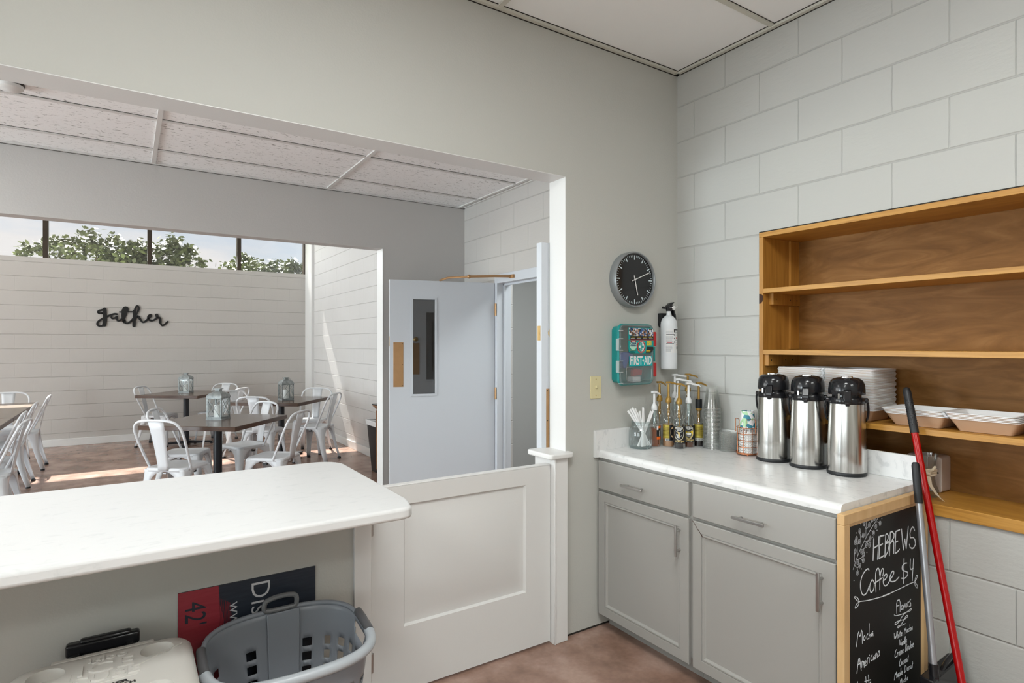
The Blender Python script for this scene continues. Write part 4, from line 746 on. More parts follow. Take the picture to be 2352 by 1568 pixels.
# ================================================================ syrup bottles
def bottle(x, y, neck, pump, pc, liquid, lab, lh, rz, label, lw=None, top=None, spout=0.058):
    """neck = neck top height above the counter, pump = pump top height"""
    z0 = 0.918; t = thing('syrup_bottle', label, 'bottle', (x, y, z0), 'pump bottles of coffee syrup in the counter corner')
    R0 = 0.0325; s = neck / 0.246
    pr = [(0.004, 0), (R0 - 0.003, 0.0), (R0, 0.004), (R0, 0.132 * s), (R0 - 0.0012, 0.145 * s), (0.0285, 0.158 * s), (0.0225, 0.173 * s), (0.0172, 0.187 * s), (0.0145, 0.202 * s), (0.0132, 0.222 * s), (0.0130, 0.246 * s - 0.004), (0.0135, neck)]
    obj('glass_body', MB().lathe([(a, z0 + b) for a, b in pr], (x, y, 0), 28, True), 'bglass', t)
    if liquid:
        obj('syrup', MB().lathe([(0.001, z0 + 0.003), (R0 - 0.0035, z0 + 0.003), (R0 - 0.0025, z0 + 0.006), (R0 - 0.0025, z0 + lh), (0.001, z0 + lh)], (x, y, 0), 24), liquid, t)
    obj('dip_tube', MB().cyl((x, y, z0 + 0.012), (x, y, z0 + neck - 0.075), 0.003, n=8).cyl((x, y, z0 + neck - 0.085), (x, y, z0 + neck), 0.0075, n=12), M['goldp'] if pc == 'goldp' else M['clearpl'], t)
    k = z0 + neck
    p = MB().lathe([(0.0155, k - 0.014), (0.0160, k - 0.012), (0.0160, k + 0.004), (0.011, k + 0.014), (0.0065, k + 0.022), (0.0058, z0 + pump - 0.014)], (x, y, 0), 20, True, True)
    a = radians(rz); dx, dy = cos(a), sin(a); zt = z0 + pump
    def pt(q, zz, w_=0): return (x + dx * q - dy * w_, y + dy * q + dx * w_, zz)
    for q0, q1, w0, w1, h0, h1 in ((-0.014, 0.012, 0.011, 0.011, 0.0, 0.0), (0.012, spout, 0.008, 0.004, -0.001, -0.012)):
        p.loft([[pt(q0, zt + h0, w0), pt(q0, zt + h0, -w0), pt(q0, zt + h0 - 0.011, -w0), pt(q0, zt + h0 - 0.011, w0)], [pt(q1, zt + h1, w1), pt(q1, zt + h1, -w1), pt(q1, zt + h1 - 0.009, -w1), pt(q1, zt + h1 - 0.009, w1)]])
    p.cyl(pt(spout - 0.002, zt - 0.016), pt(spout + 0.006, zt - 0.024), 0.0035, n=8)
    obj('pump', p, pc, t, bevel=0.0012)
    if lab:
        la = math.atan2(-y, -x) if lw is None else radians(lw)     # towards the room
        def patch(mb, a0, a1, z_0, z_1, rr_, n=12):
            ks = [la + radians(a0 + (a1 - a0) * i / n) for i in range(n + 1)]
            mb.loft([[(x + rr_ * cos(q), y + rr_ * sin(q), z0 + z_0) for q in ks], [(x + rr_ * cos(q), y + rr_ * sin(q), z0 + z_1) for q in ks]], False, False, closed=False); return mb
        lab(t, patch, x, y, z0, la, R0)
    return t
def on_cyl(mb, x, y, la, rr_):
    """wrap flat art (u across, v up) on the bottle; la = facing angle"""
    out = []
    for (u, d, v) in mb.v:
        q = la + u / rr_; rad = rr_ - d; out.append((x + rad * cos(q), y + rad * sin(q), v))
    mb.v = out; return mb
def txt_cyl(s, size, x, y, z, la, rr_, bold=0.0003, sx=1.0):
    mb = text_mb(s, size, frame4((0, 0, z), (1, 0, 0), (0, 0, 1)), bold, 0.0003, sx)
    return on_cyl(mb, x, y, la, rr_)
def lab_black(disc_mat, name_rows, art):
    def f(t, patch, x, y, z0, la, R0):
        l = obj('front_label', patch(MB(), -78, 78, 0.030, 0.118, R0 + 0.0005), 'labelk', t)
        rr_ = R0 + 0.0009
        e_ = MB(); n = 36; c_ = z0 + 0.083
        # round crest rising above the label
        e_.add([(0, 0, c_)] + [(0.0262 * cos(2 * pi * k / n), 0, c_ + 0.0375 * sin(2 * pi * k / n)) for k in range(n)], [(0, 1 + k, 1 + (k + 1) % n) for k in range(n)])
        obj('crest_ground', on_cyl(e_, x, y, la, rr_), 'labelk', l, flat=True)
        e_ = MB().ribbon([(0.0258 * cos(2 * pi * k / n), c_ + 0.037 * sin(2 * pi * k / n)) for k in range(n + 1)], 0.0012, 'XZ', 0, 0.0002, jn=False)
        obj('crest_ring', on_cyl(e_, x, y, la, rr_ + 0.0003), 'goldtxt', l, flat=True)
        e_ = MB().ribbon([(0.0238 * cos(2 * pi * k / n), c_ - 0.001 + 0.034 * sin(2 * pi * k / n)) for k in range(int(n * 0.47), n + 2)], 0.0014, 'XZ', 0, 0.0002, jn=False)
        e_.ribbon([(-0.0225, c_ + 0.014), (-0.012, c_ + 0.007), (0, c_ + 0.005), (0.012, c_ + 0.007), (0.0225, c_ + 0.014)], 0.0014, 'XZ', 0, 0.0002, jn=False)
        obj('crest_ring', on_cyl(e_, x, y, la, rr_ + 0.0003), 'labelw', l, flat=True)
        art(l, x, y, la, rr_, c_)
        for i, s in enumerate(name_rows):
            obj('flavour_name', txt_cyl(s, 0.0068, x, y, c_ + 0.0275 - 0.0062 * i, la, rr_ + 0.0006), 'labelw', l, flat=True)
        obj('brand_lettering', txt_cyl('STIRLING', 0.0125, x, y, z0 + 0.040, la + radians(8), rr_ + 0.0002, 0.0003, 0.95), 'goldtxt', l, flat=True)
        e_ = MB().box(-0.012, 0.014, -0.0003, 0, z0 + 0.0335, z0 + 0.0352); obj('small_print', on_cyl(e_, x, y, la, rr_), 'labelw', l, flat=True)
    return f
def art_bolt(l, x, y, la, r_, c_):
    e = MB().prism([(-0.010, c_ + 0.010), (-0.001, c_ + 0.004), (0.002, c_ + 0.004), (0.004, c_ - 0.006), (0.006, c_ - 0.028), (-0.002, c_ - 0.010), (-0.005, c_ - 0.004)], 0, -0.0003, axis='Y')
    obj('bolt_emblem', on_cyl(e, x, y, la, r_ + 0.0004), 'goldtxt', l, flat=True)
    e = MB()
    for i in range(4):
        for j in range(4): u, v = -0.0155 + i * 0.0036 + j * 0.0013, c_ - 0.008 - j * 0.0052 - i * 0.0006; e.box(u, u + 0.0028, -0.0003, 0, v, v + 0.0038)
    e.ribbon([(0.008, c_ - 0.016), (0.013, c_ - 0.010)], 0.0012, 'XZ', 0, 0.0003)
    obj('bar_emblem', on_cyl(e, x, y, la, r_ + 0.0004), 'labelw', l, flat=True)
def art_custard(l, x, y, la, r_, c_):
    n = 24
    e = MB().prism([(-0.0235, c_ + 0.010), (-0.012, c_ + 0.003), (0, c_ + 0.001), (0.012, c_ + 0.003), (0.0235, c_ + 0.010)][::-1] + [(0.0235 * cos(pi + pi * k / n), c_ + 0.004 + 0.036 * sin(pi + pi * k / n)) for k in range(n + 1)], 0, -0.0002, axis='Y')
    obj('crest_field', on_cyl(e, x, y, la, r_ + 0.0002), 'yellow', l, flat=True)
    e = disc(MB(), 0, c_ - 0.008, 0.014, 0.006, 0); obj('custard_emblem', on_cyl(e, x, y, la, r_ + 0.0008), 'labelw', l, flat=True)
    e = MB()
    for k in range(-4, 5): e.box(k * 0.003 - 0.0004, k * 0.003 + 0.0004, -0.0002, 0, c_ - 0.026 + abs(k) * 0.0008, c_ - 0.016)
    obj('custard_emblem', on_cyl(e, x, y, la, r_ + 0.0006), 'labelw', l, flat=True)
def lab_gold(t, patch, x, y, z0, la, R0):
    l = obj('back_label', patch(MB(), -60, 60, 0.046, 0.120, R0 + 0.0005), 'labelg', t)
    obj('barcode_panel', patch(MB(), -30, 40, 0.034, 0.047, R0 + 0.0007), 'labelw', l)
    b = MB()
    for k in range(14): patch(b, -26 + k * 4.4, -26 + k * 4.4 + (2.6 if k % 3 else 1.4), 0.0355, 0.0455, R0 + 0.001, 1)
    obj('barcode', b, 'labelk', l, flat=True)
    obj('front_label', patch(MB(), 60, 150, 0.036, 0.120, R0 + 0.0005), 'labelk', t)
def lab_tan(t, patch, x, y, z0, la, R0):
    lab_gold(t, patch, x, y, z0, la - radians(58), R0)
    l = obj('front_label', MB().loft([[(x + (R0 + 0.0008) * cos(la + radians(a)), y + (R0 + 0.0008) * sin(la + radians(a)), z0 + z) for a in range(8, 100, 8)] for z in (0.036, 0.120)], False, False, closed=False), 'labelk', t)
    e = disc(MB(), 0, z0 + 0.080, 0.021, 0.032, 0); obj('crest_field', on_cyl(e, x, y, la + radians(52), R0 + 0.0012), 'cream', l, flat=True)
def lab_orange(t, patch, x, y, z0, la, R0):
    obj('orange_label', patch(MB(), 22, 120, 0.040, 0.112, R0 + 0.0005), 'labelk', t)
    obj('label_band', patch(MB(), 22, 120, 0.040, 0.056, R0 + 0.0008), 'orange', t)
    obj('label_band', patch(MB(), 40, 120, 0.100, 0.112, R0 + 0.0008), 'orange', t)
    obj('label_band', patch(MB(), 22, 40, 0.092, 0.112, R0 + 0.0008), 'labelw', t)
    obj('label_band', patch(MB(), 50, 62, 0.058, 0.088, R0 + 0.0008), 'labelw', t)
bottle(2.364, 2.2176, 0.209, 0.296, 'whitep', 'syr_amber', lab_orange, 0.100, -10, 'syrup bottle with short white pump and orange label just behind the straw jar', spout=0.035)
bottle(2.434, 2.2450, 0.250, 0.345, 'goldp', None, None, 0, -20, 'syrup bottle with gold pump standing behind the orange labelled one', spout=0.032)
bottle(2.426, 2.1740, 0.249, 0.348, 'goldp', 'syr_tan', lab_tan, 0.120, -38, 'syrup bottle filled with tan syrup, gold pump, cream round crest')
bottle(2.428, 2.1030, 0.246, 0.343, 'goldp', 'syr_dark', lab_black(None, ['CHOCOLATE', 'THUNDER', 'SYRUP'], art_bolt), 0.112, -45, 'front syrup bottle with gold pump and lightning bolt on its black label', spout=0.034)
bottle(2.502, 2.1030, 0.247, 0.344, 'whitep', 'syr_brown', lab_black(None, ['VANILLA', 'CREME BRULEE', 'SYRUP'], art_custard), 0.034, -32, 'syrup bottle with white pump and yellow crest on its label')
t = bottle(2.572, 2.0940, 0.205, 0.344, 'goldp', 'syr_dark', lab_gold, 0.030, -30, 'syrup bottle with gold pump and black wrapped neck next to the cup stack', spout=0.040)
obj('neck_wrap', MB().lathe([(0.0172, 0.918 + 0.204), (0.0178, 0.918 + 0.206), (0.0178, 0.918 + 0.250), (0.016, 0.918 + 0.252)], (2.572, 2.094, 0), 20), 'blackmat', t)
bottle(2.582, 2.1760, 0.300, 0.386, 'goldp', None, None, 0, -30, 'tallest syrup pump, gold, at the back of the bottle group', spout=0.05)
bottle(2.555, 2.2440, 0.262, 0.382, 'whitep', None, None, 0, -22, 'back syrup bottle with long white spout raised highest', spout=0.075)
bottle(2.497, 2.1720, 0.250, 0.362, 'whitep', None, None, 0, -28, 'middle syrup bottle with white spout between the gold pumps', spout=0.075)
# straws in a jar
jx, jy = 2.268, 2.224
t = thing('glass_jar', 'clear glass jar holding wrapped straws at the left end of the counter', 'jar', (jx, jy, 0.918))
obj('jar_body', MB().lathe([(0.001, 0.9185), (0.050, 0.9185), (0.060, 0.926), (0.062, 0.935), (0.062, 1.005), (0.058, 1.020), (0.049, 1.032), (0.046, 1.040), (0.046, 1.056)], (jx, jy, 0), 36), 'jarglass', t)
obj('jar_rim', MB().lathe([(0.046, 1.040), (0.0495, 1.041), (0.0495, 1.045), (0.047, 1.047), (0.0485, 1.050), (0.0485, 1.058), (0.044, 1.060), (0.043, 1.050)], (jx, jy, 0), 36), 'jarglass', t)
obj('jar_base', MB().lathe([(0.001, 0.919), (0.054, 0.919), (0.058, 0.926), (0.001, 0.926)], (jx, jy, 0), 30), 'jarglass', t)
random.seed(11)
def straw(b, tt):
    d = (Vector(tt) - Vector(b)).normalized(); mb = MB(); L = (Vector(tt) - Vector(b)).length
    s = d.cross(Vector((0.55, 0.84, 0))).normalized(); n_ = s.cross(d).normalized()
    def ring(q, w_, h_): c_ = Vector(b) + d * q; return [tuple(c_ + s * w_ * cos(k * pi / 4) + n_ * h_ * sin(k * pi / 4)) for k in range(8)]
    mb.loft([ring(0, 0.0052, 0.0012), ring(0.012, 0.0048, 0.0032), ring(L * 0.5, 0.0046, 0.0034), ring(L - 0.016, 0.0048, 0.0032), ring(L, 0.0056, 0.001)])
    return mb
sp = []
for k in range(8): sp.append(((jx + 0.036 - 0.004 * k + 0.01, jy - 0.028 + 0.002 * k, 0.930 + 0.004 * (k % 3)), (jx - 0.082 + 0.009 * k, jy + 0.010 - 0.007 * (k % 4), 1.118 + 0.010 * (k % 3) - 0.002 * k)))
for k in range(3): sp.append(((jx - 0.022 + 0.01 * k, jy - 0.032, 0.930), (jx + 0.006 + 0.012 * k, jy - 0.012 + 0.01 * k, 1.132 - 0.006 * k)))
for k in range(2): sp.append(((jx - 0.030 + 0.012 * k, jy - 0.010, 0.930), (jx + 0.058 + 0.005 * k, jy - 0.020 - 0.01 * k, 1.110 + 0.004 * k)))
for b, tt in sp:
    tag(obj('paper_straw', straw(b, tt), 'paper'), 'one of the white paper wrapped straws standing in the glass jar', 'straw', 'wrapped straws in the jar')
# ---- clear cups, upside down in one tall stack
cxx, cyy = 2.577, 2.011
def cup_mb(r0, r1, h, x, y, z, up=False, lip=0.0026):
    m = MB(); pr = [(r0, 0.0), (r0 + lip, 0.001), (r0 + lip, 0.003), (r0, 0.004), (r0 - 0.0008, 0.006), (r1, h - 0.002), (r1 - 0.002, h), (0.001, h)]
    if up: pr = [(a, h - b) for a, b in pr]
    return m.lathe([(a, z + b) for a, b in pr], (x, y, 0), 28)
c0 = tag(obj('plastic_cup', cup_mb(0.0455, 0.029, 0.118, cxx, cyy, 0.9185), 'cupclear'), 'one of the clear cups nested upside down in the tall stack beside the syrup bottles', 'cup', 'clear plastic cups in the tall stack')
def rim_mb(r, x, y, z, h): return MB().lathe([(r - 0.0006, z), (r + 0.0022, z + 0.0003), (r + 0.0026, z + h * 0.5), (r + 0.0018, z + h), (r - 0.0006, z + h)], (x, y, 0), 32)
obj('rolled_rim', rim_mb(0.0458, cxx, cyy, 0.9185, 0.0034), 'rimclear', c0)
N_ = 31
for k in range(1, N_ + 1):
    o = dup(c0, c0.location + Vector((0.0006 * sin(k * 1.7), 0.0006 * cos(k * 2.3), 0.00672 * k)))
    if k == N_: o['label'] = 'topmost clear cup of the tall upside down stack, its bare side showing'
l0 = tag(obj('drink_cover', MB().lathe([(0.044, 0), (0.0455, 0.0008), (0.0455, 0.0026), (0.044, 0.0034), (0.043, 0.003), (0.041, 0.0012), (0.001, 0.0012)], (2.583, 1.915, 0.9185), 28), 'lidclear'), 'one of the clear flat lids in the low stack between tall cups and copper rack', 'lid', 'clear lids in the low stack')
obj('outer_lip', rim_mb(0.0440, 2.583, 1.915, 0.9187, 0.0024), 'rimclear', l0)
for k in range(1, 25): dup(l0, l0.location + Vector((0, 0, 0.0039 * k)))
# ---- copper rack with paper cups
rx_, ry_ = 2.573, 1.797
t = thing('copper_cup_rack', 'round copper wire rack holding paper cups on the counter', 'cup rack', (rx_, ry_, 0.918))
w = MB()
circ = lambda r_, z, n=28: [(rx_ + r_ * cos(2 * pi * k / n), ry_ + r_ * sin(2 * pi * k / n), z) for k in range(n)]
for z, r_ in ((0.927, 0.053), (0.960, 0.050), (0.992, 0.050), (1.024, 0.050), (1.054, 0.051)): w.tube(circ(r_, z), 0.0018, 6, closed=True)
for k in range(8):
    a = 2 * pi * k / 8 + 0.25; w.cyl((rx_ + 0.050 * cos(a), ry_ + 0.050 * sin(a), 0.927), (rx_ + 0.051 * cos(a), ry_ + 0.051 * sin(a), 1.054), 0.0016, n=6)
for a in (pi + 0.9, pi - 0.55):
    p = Vector((cos(a), sin(a), 0)); q = Vector((-sin(a), cos(a), 0)); c_ = Vector((rx_, ry_, 0)) + p * 0.051
    w.tube([tuple(c_ - q * 0.022 + Vector((0, 0, 1.03))), tuple(c_ - q * 0.022 + Vector((0, 0, 1.092))), tuple(c_ - q * 0.018 + Vector((0, 0, 1.097))), tuple(c_ + q * 0.018 + Vector((0, 0, 1.097))), tuple(c_ + q * 0.022 + Vector((0, 0, 1.092))), tuple(c_ + q * 0.022 + Vector((0, 0, 1.03)))], 0.0018, 6)
obj('wire_cage', w, 'copper', t)
obj('base_tray', MB().lathe([(0.001, 0.924), (0.052, 0.924), (0.055, 0.929), (0.055, 0.933)], (rx_, ry_, 0), 30), 'copper', t)
f = MB()
for k in range(4): a = k * pi / 2 + 0.6; f.ball((rx_ + 0.046 * cos(a), ry_ + 0.046 * sin(a), 0.9215), 0.0036, 8)
obj('ball_foot', f, 'copper', t)
pc = []
def pcup(z, mat, lab, grp=None):
    o = obj('paper_cup', MB().lathe([(0.0405, z), (0.0425, z + 0.001), (0.0425, z + 0.0035), (0.040, z + 0.0045), (0.0300, z + 0.0885), (0.029, z + 0.089), (0.028, z + 0.086), (0.001, z + 0.086)], (rx_, ry_, 0), 28), mat); return tag(o, lab, 'cup', grp)
for k in range(7): pcup(0.929 + 0.0125 * k, 'cupswirl', 'one of the nested paper cups low in the copper rack, only rims showing', 'paper cups in the copper rack')
pcup(0.929 + 0.0125 * 7, 'cupswirl', 'paper cup with dark swirls below the leaf patterned one in the copper rack')
pcup(0.929 + 0.0125 * 7 + 0.030, 'cupleaf', 'topmost paper cup in the copper rack, white with blue and green leaves')
# ---- three airpots
def airpot():
    t = thing('airpot', '', 'airpot', (0, 0, 0), 'steel coffee airpots on the counter')
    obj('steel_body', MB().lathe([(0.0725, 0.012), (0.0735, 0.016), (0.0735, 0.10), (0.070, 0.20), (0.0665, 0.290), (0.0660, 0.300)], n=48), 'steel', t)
    obj('base_ring', MB().lathe([(0.001, 0.0), (0.0735, 0.0), (0.0755, 0.004), (0.0755, 0.012), (0.0735, 0.0165)], n=48), 'blackmat', t)
    c = MB().lathe([(0.0672, 0.298), (0.0685, 0.302), (0.0685, 0.318), (0.066, 0.324), (0.055, 0.326), (0.055, 0.338)], n=48)
    obj('collar', c, 'blackpl', t)
    obj('lid_dome', MB().lathe([(0.001, 0.336), (0.068, 0.336), (0.0695, 0.339), (0.0690, 0.358), (0.0665, 0.380), (0.060, 0.395), (0.048, 0.404), (0.030, 0.408), (0.001, 0.409)], n=48), 'blackpl', t)
    s = MB().prism([(-0.064, 0.300), (-0.090, 0.306), (-0.092, 0.314), (-0.088, 0.330), (-0.082, 0.355), (-0.066, 0.362), (-0.060, 0.336)], -0.014, 0.014, axis='Y')
    s.prism([(-0.078, 0.292), (-0.088, 0.292), (-0.090, 0.308), (-0.070, 0.310)], -0.008, 0.008, axis='Y')
    sp_ = obj('spout', s, 'blackpl', t, bevel=0.003)
    obj('latch_tab', MB().box(-0.072, -0.069, 0.028, 0.034, 0.322, 0.342), 'chrome', t)
    obj('pump_lever', MB().prism(rrect(-0.040, 0.034, -0.022, 0.022, 0.012, 4), 0.404, 0.413).prism(rrect(-0.050, -0.02, -0.012, 0.012, 0.006, 3), 0.404, 0.409), 'chrome', t, bevel=0.003)
    h = MB().tube(smooth([(0.0, -0.070, 0.316), (0.006, -0.078, 0.300), (0.018, -0.080, 0.265), (0.030, -0.078, 0.235), (0.045, -0.068, 0.216), (0.066, -0.040, 0.210), (0.077, 0.0, 0.210), (0.066, 0.040, 0.210), (0.045, 0.068, 0.216), (0.030, 0.078, 0.235), (0.018, 0.080, 0.265), (0.006, 0.078, 0.300), (0.0, 0.070, 0.316)], 2), 0.0045, 8)
    for s_ in (-1, 1): h.lathe([(0.011, 0.066 * s_), (0.011, 0.076 * s_), (0.006, 0.079 * s_)], (0, 0, 0.312), 14, True, True, axis='Y')
    obj('carry_handle', h, 'blackpl', t)
    return t
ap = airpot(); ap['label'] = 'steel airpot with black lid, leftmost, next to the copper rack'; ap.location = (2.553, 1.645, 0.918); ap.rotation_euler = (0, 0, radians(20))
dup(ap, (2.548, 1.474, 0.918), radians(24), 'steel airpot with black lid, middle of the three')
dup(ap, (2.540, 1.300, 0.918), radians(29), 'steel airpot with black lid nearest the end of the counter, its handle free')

# ================================================================ takeout containers on the shelf
def clam(lab, x0=2.665, hx=0.215):
    """open clamshell: two trays hinged along X, front edge at x0, origin at hinge"""
    t = thing('takeout_container', lab, 'food container', (0, 0, 0), 'opened takeout containers on the shelf')
    def tray(ya, yb, dividers):
        m = MB(); out = lambda i, z: [(x, y, z) for x, y in rrect(0 + i, hx - i, min(ya, yb) + i, max(ya, yb) - i, max(0.004, 0.016 - i * 0.2), 3)]
        m.loft([out(0, 0.048), out(0, 0.0505), out(0.007, 0.0505), out(0.030, 0.004), out(0.034, 0.0035)], False, True)
        return m
    m = tray(0.004, 0.224, 0); n = tray(-0.004, -0.224, 0)
    o = obj('tray_inside', m, 'foam', t, ang=30); m2 = MB().box(0.035, hx - 0.035, 0.112, 0.116, 0.004, 0.030); obj('divider', m2, 'foam', o)
    o = obj('lid_inside', n, 'foam', t, ang=30); obj('divider', MB().box(0.1, 0.104, -0.19, -0.04, 0.004, 0.030).box(0.035, 0.1, -0.116, -0.112, 0.004, 0.030), 'foam', o)
    def under(ya, yb):
        lo, hi = min(ya, yb), max(ya, yb); out = lambda i, z: [(x, y, z) for x, y in rrect(i, hx - i, lo + i, hi - i, max(0.004, 0.016 - i * 0.2), 3)]
        return MB().loft([out(0.0035, 0.0478), out(0.028, 0.0012), out(0.032, 0.0)], False, True)
    u1 = obj('fibre_underside', under(0.004, 0.224), 'tan', t, ang=30); u2 = obj('fibre_underside', under(-0.004, -0.224), 'tan', t, ang=30)
    obj('hinge_strip', MB().box(0.006, hx - 0.006, -0.005, 0.005, 0.0475, 0.0505), 'foam', t)
    return t, (u1, u2)
ct, us = clam('lowest opened takeout container of the short pile at the right end of the shelf')
ct.location = (2.662, 0.985, 1.1295)
for k in range(1, 5):
    o = dup(ct, (2.662 - 0.001 * k, 0.985 + 0.003 * k, 1.1295 + 0.0052 * k), radians(0.4 * k), 'opened takeout container nested inside the short pile at the right end of the shelf')
    if k == 4: o['label'] = 'top opened takeout container of the short pile, its inside facing up'
for k in range(38):
    o = dup(ct, (2.668 + 0.0015 * sin(k * 2.1), 1.478 + 0.003 * sin(k * 1.3), 1.1295 + 0.00475 * k), radians(0.5 * sin(k)), 'one of the opened takeout containers nested in the tall white stack behind the airpots', 'takeout containers in the tall stack')
for k in range(2):
    dup(ct, (2.668, 0.517, 1.1295 + 0.0052 * k), 0, 'opened takeout container at the right edge of the photo on the shelf')

# ================================================================ vase and box on the niche sill
vx, vy = 2.752, 1.085
t = thing('glass_vase', 'clear glass vase with a cotton tape tied round its waist on the niche sill', 'vase', (vx, vy, 0.842))
obj('vase_body', MB().lathe([(0.001, 0.8425), (0.036, 0.8425), (0.040, 0.850), (0.040, 0.868), (0.030, 0.895), (0.025, 0.925), (0.027, 0.960), (0.034, 1.000), (0.036, 1.016)], (vx, vy, 0), 30), 'jarglass', t)
w = MB()
for z, r_ in ((0.932, 0.0285), (0.940, 0.0290), (0.949, 0.0295)): w.tube([(vx + r_ * cos(k * pi / 12), vy + r_ * sin(k * pi / 12), z + 0.005 * sin(k * pi / 12 + z * 90)) for k in range(24)], 0.0048, 7, closed=True)
w.ball((vx - 0.028, vy - 0.012, 0.940), 0.013, 10, 0.8)
for sg in (-1, 1): w.tube([(vx - 0.030, vy - 0.012, 0.940), (vx - 0.034, vy - 0.016 - sg * 0.016, 0.958), (vx - 0.026, vy - 0.014 - sg * 0.026, 0.972)], 0.005, 7)
tp = obj('tape_knot', w, 'cloth', t)
P = [(-0.030, -0.014, 0.934), (-0.040, -0.024, 0.905), (-0.048, -0.044, 0.880), (-0.058, -0.066, 0.858), (-0.070, -0.084, 0.850)]
w = MB(); w.loft([[(vx + a + 0.004, vy + b - 0.010 + 0.002 * i, c_ - 0.012 + 0.002 * i), (vx + a - 0.006, vy + b + 0.012, c_ + 0.010), (vx + a - 0.0035, vy + b + 0.0125, c_ + 0.0115), (vx + a + 0.006, vy + b - 0.009 + 0.002 * i, c_ - 0.0105 + 0.002 * i)] for i, (a, b, c_) in enumerate(P)])
obj('tape_end', w, 'cloth', t)
t = thing('wall_box', 'beige metal box with rounded corners standing behind the vase in the niche', 'metal box', (2.88, 1.12, 0.842))
obj('box_body', MB().prism(rrect(1.068, 1.20, 0.8425, 0.992, 0.012, 4), 2.845, 2.931, axis='X'), 'beige', t, bevel=0.003)
obj('screw', MB().lathe([(0.004, 2.8445), (0.003, 2.843)], (0, 1.083, 0.925), 8, True, True, axis='X'), 'gap', t)

# ================================================================ chalkboard
bx0, bx1, by0, by1, bz1 = 2.000, 2.622, 1.031, 1.056, 0.894
t = thing('chalkboard', 'black menu chalkboard in a pale wooden frame leaning at the end of the grey cabinets', 'chalkboard', (2.31, 1.044, 0))
fw = 0.036
for nm, q in (('frame_rail', (bx0, bx1, bz1 - fw, bz1)), ('frame_rail', (bx0, bx1, 0.003, 0.003 + fw)), ('frame_stile', (bx0, bx0 + fw, 0.003 + fw, bz1 - fw)), ('frame_stile', (bx1 - fw, bx1, 0.003 + fw, bz1 - fw))):
    obj(nm, MB().box(q[0], q[1], by0, by1, q[2], q[3]), 'palewood' if nm == 'frame_stile' else 'palewood', t, bevel=0.002)
i0, i1, j0, j1 = bx0 + fw, bx1 - fw, 0.003 + fw, bz1 - fw
b = MB(); b.loft([[(i0, by0 + 0.001, j0), (i1, by0 + 0.001, j0), (i1, by0 + 0.001, j1), (i0, by0 + 0.001, j1)], [(i0 + 0.012, by0 + 0.006, j0 + 0.012), (i1 - 0.012, by0 + 0.006, j0 + 0.012), (i1 - 0.012, by0 + 0.006, j1 - 0.012), (i0 + 0.012, by0 + 0.006, j1 - 0.012)]], False, False)
obj('inner_moulding', b, 'palewood', t, flat=True)
obj('board_panel', MB().box(i0 + 0.008, i1 - 0.008, by0 + 0.006, by0 + 0.012, j0 + 0.008, j1 - 0.008), 'slate', t, flat=True)
YB = 1.0368
def strokes(name, S, w_, mat='chalk', sm=1):
    m = MB()
    for s in S:
        s = [tuple(p) for p in s]
        if len(s) > 2 and sm: s = smooth(s, sm)
        m.ribbon(s, w_, 'XZ', YB, 0.0004, 6)
    return obj(name, m, mat, t, flat=True)
strokes('chalk_heading', CH_HEAD, 0.0050, sm=0)
strokes('chalk_price_line', CH_COFFEE, 0.0045, sm=2)
strokes('chalk_flourish', CH_ORN[:6], 0.0030, sm=2)
strokes('chalk_swash', CH_ORN[6:], 0.0030, sm=2)
strokes('chalk_twig', CH_TWIG, 0.0026, 'chalkdim', 1)
for q_ in (CH_WORDS[:8], CH_WORDS[8:14], CH_WORDS[14:25], CH_WORDS[25:]): strokes('chalk_word', q_, 0.0032, sm=1)
m = MB()
for (x, z) in CH_BUD:
    m.ribbon([(x + 0.0075 * cos(k * pi / 4), z + 0.0085 * sin(k * pi / 4)) for k in range(9)], 0.0018, 'XZ', YB, 0.0004, jn=False)
    m.ribbon([(x + 0.0035 * cos(k * pi / 3), z + 0.004 * sin(k * pi / 3)) for k in range(7)], 0.0014, 'XZ', YB, 0.0004, jn=False)
obj('chalk_buds', m, 'chalkdim', t, flat=True)
m = MB()
for (x, z) in CH_DOT: m.ribbon([(x, z), (x + 0.0003, z)], 0.004, 'XZ', YB, 0.0004)
obj('chalk_dots', m, 'chalk', t, flat=True)
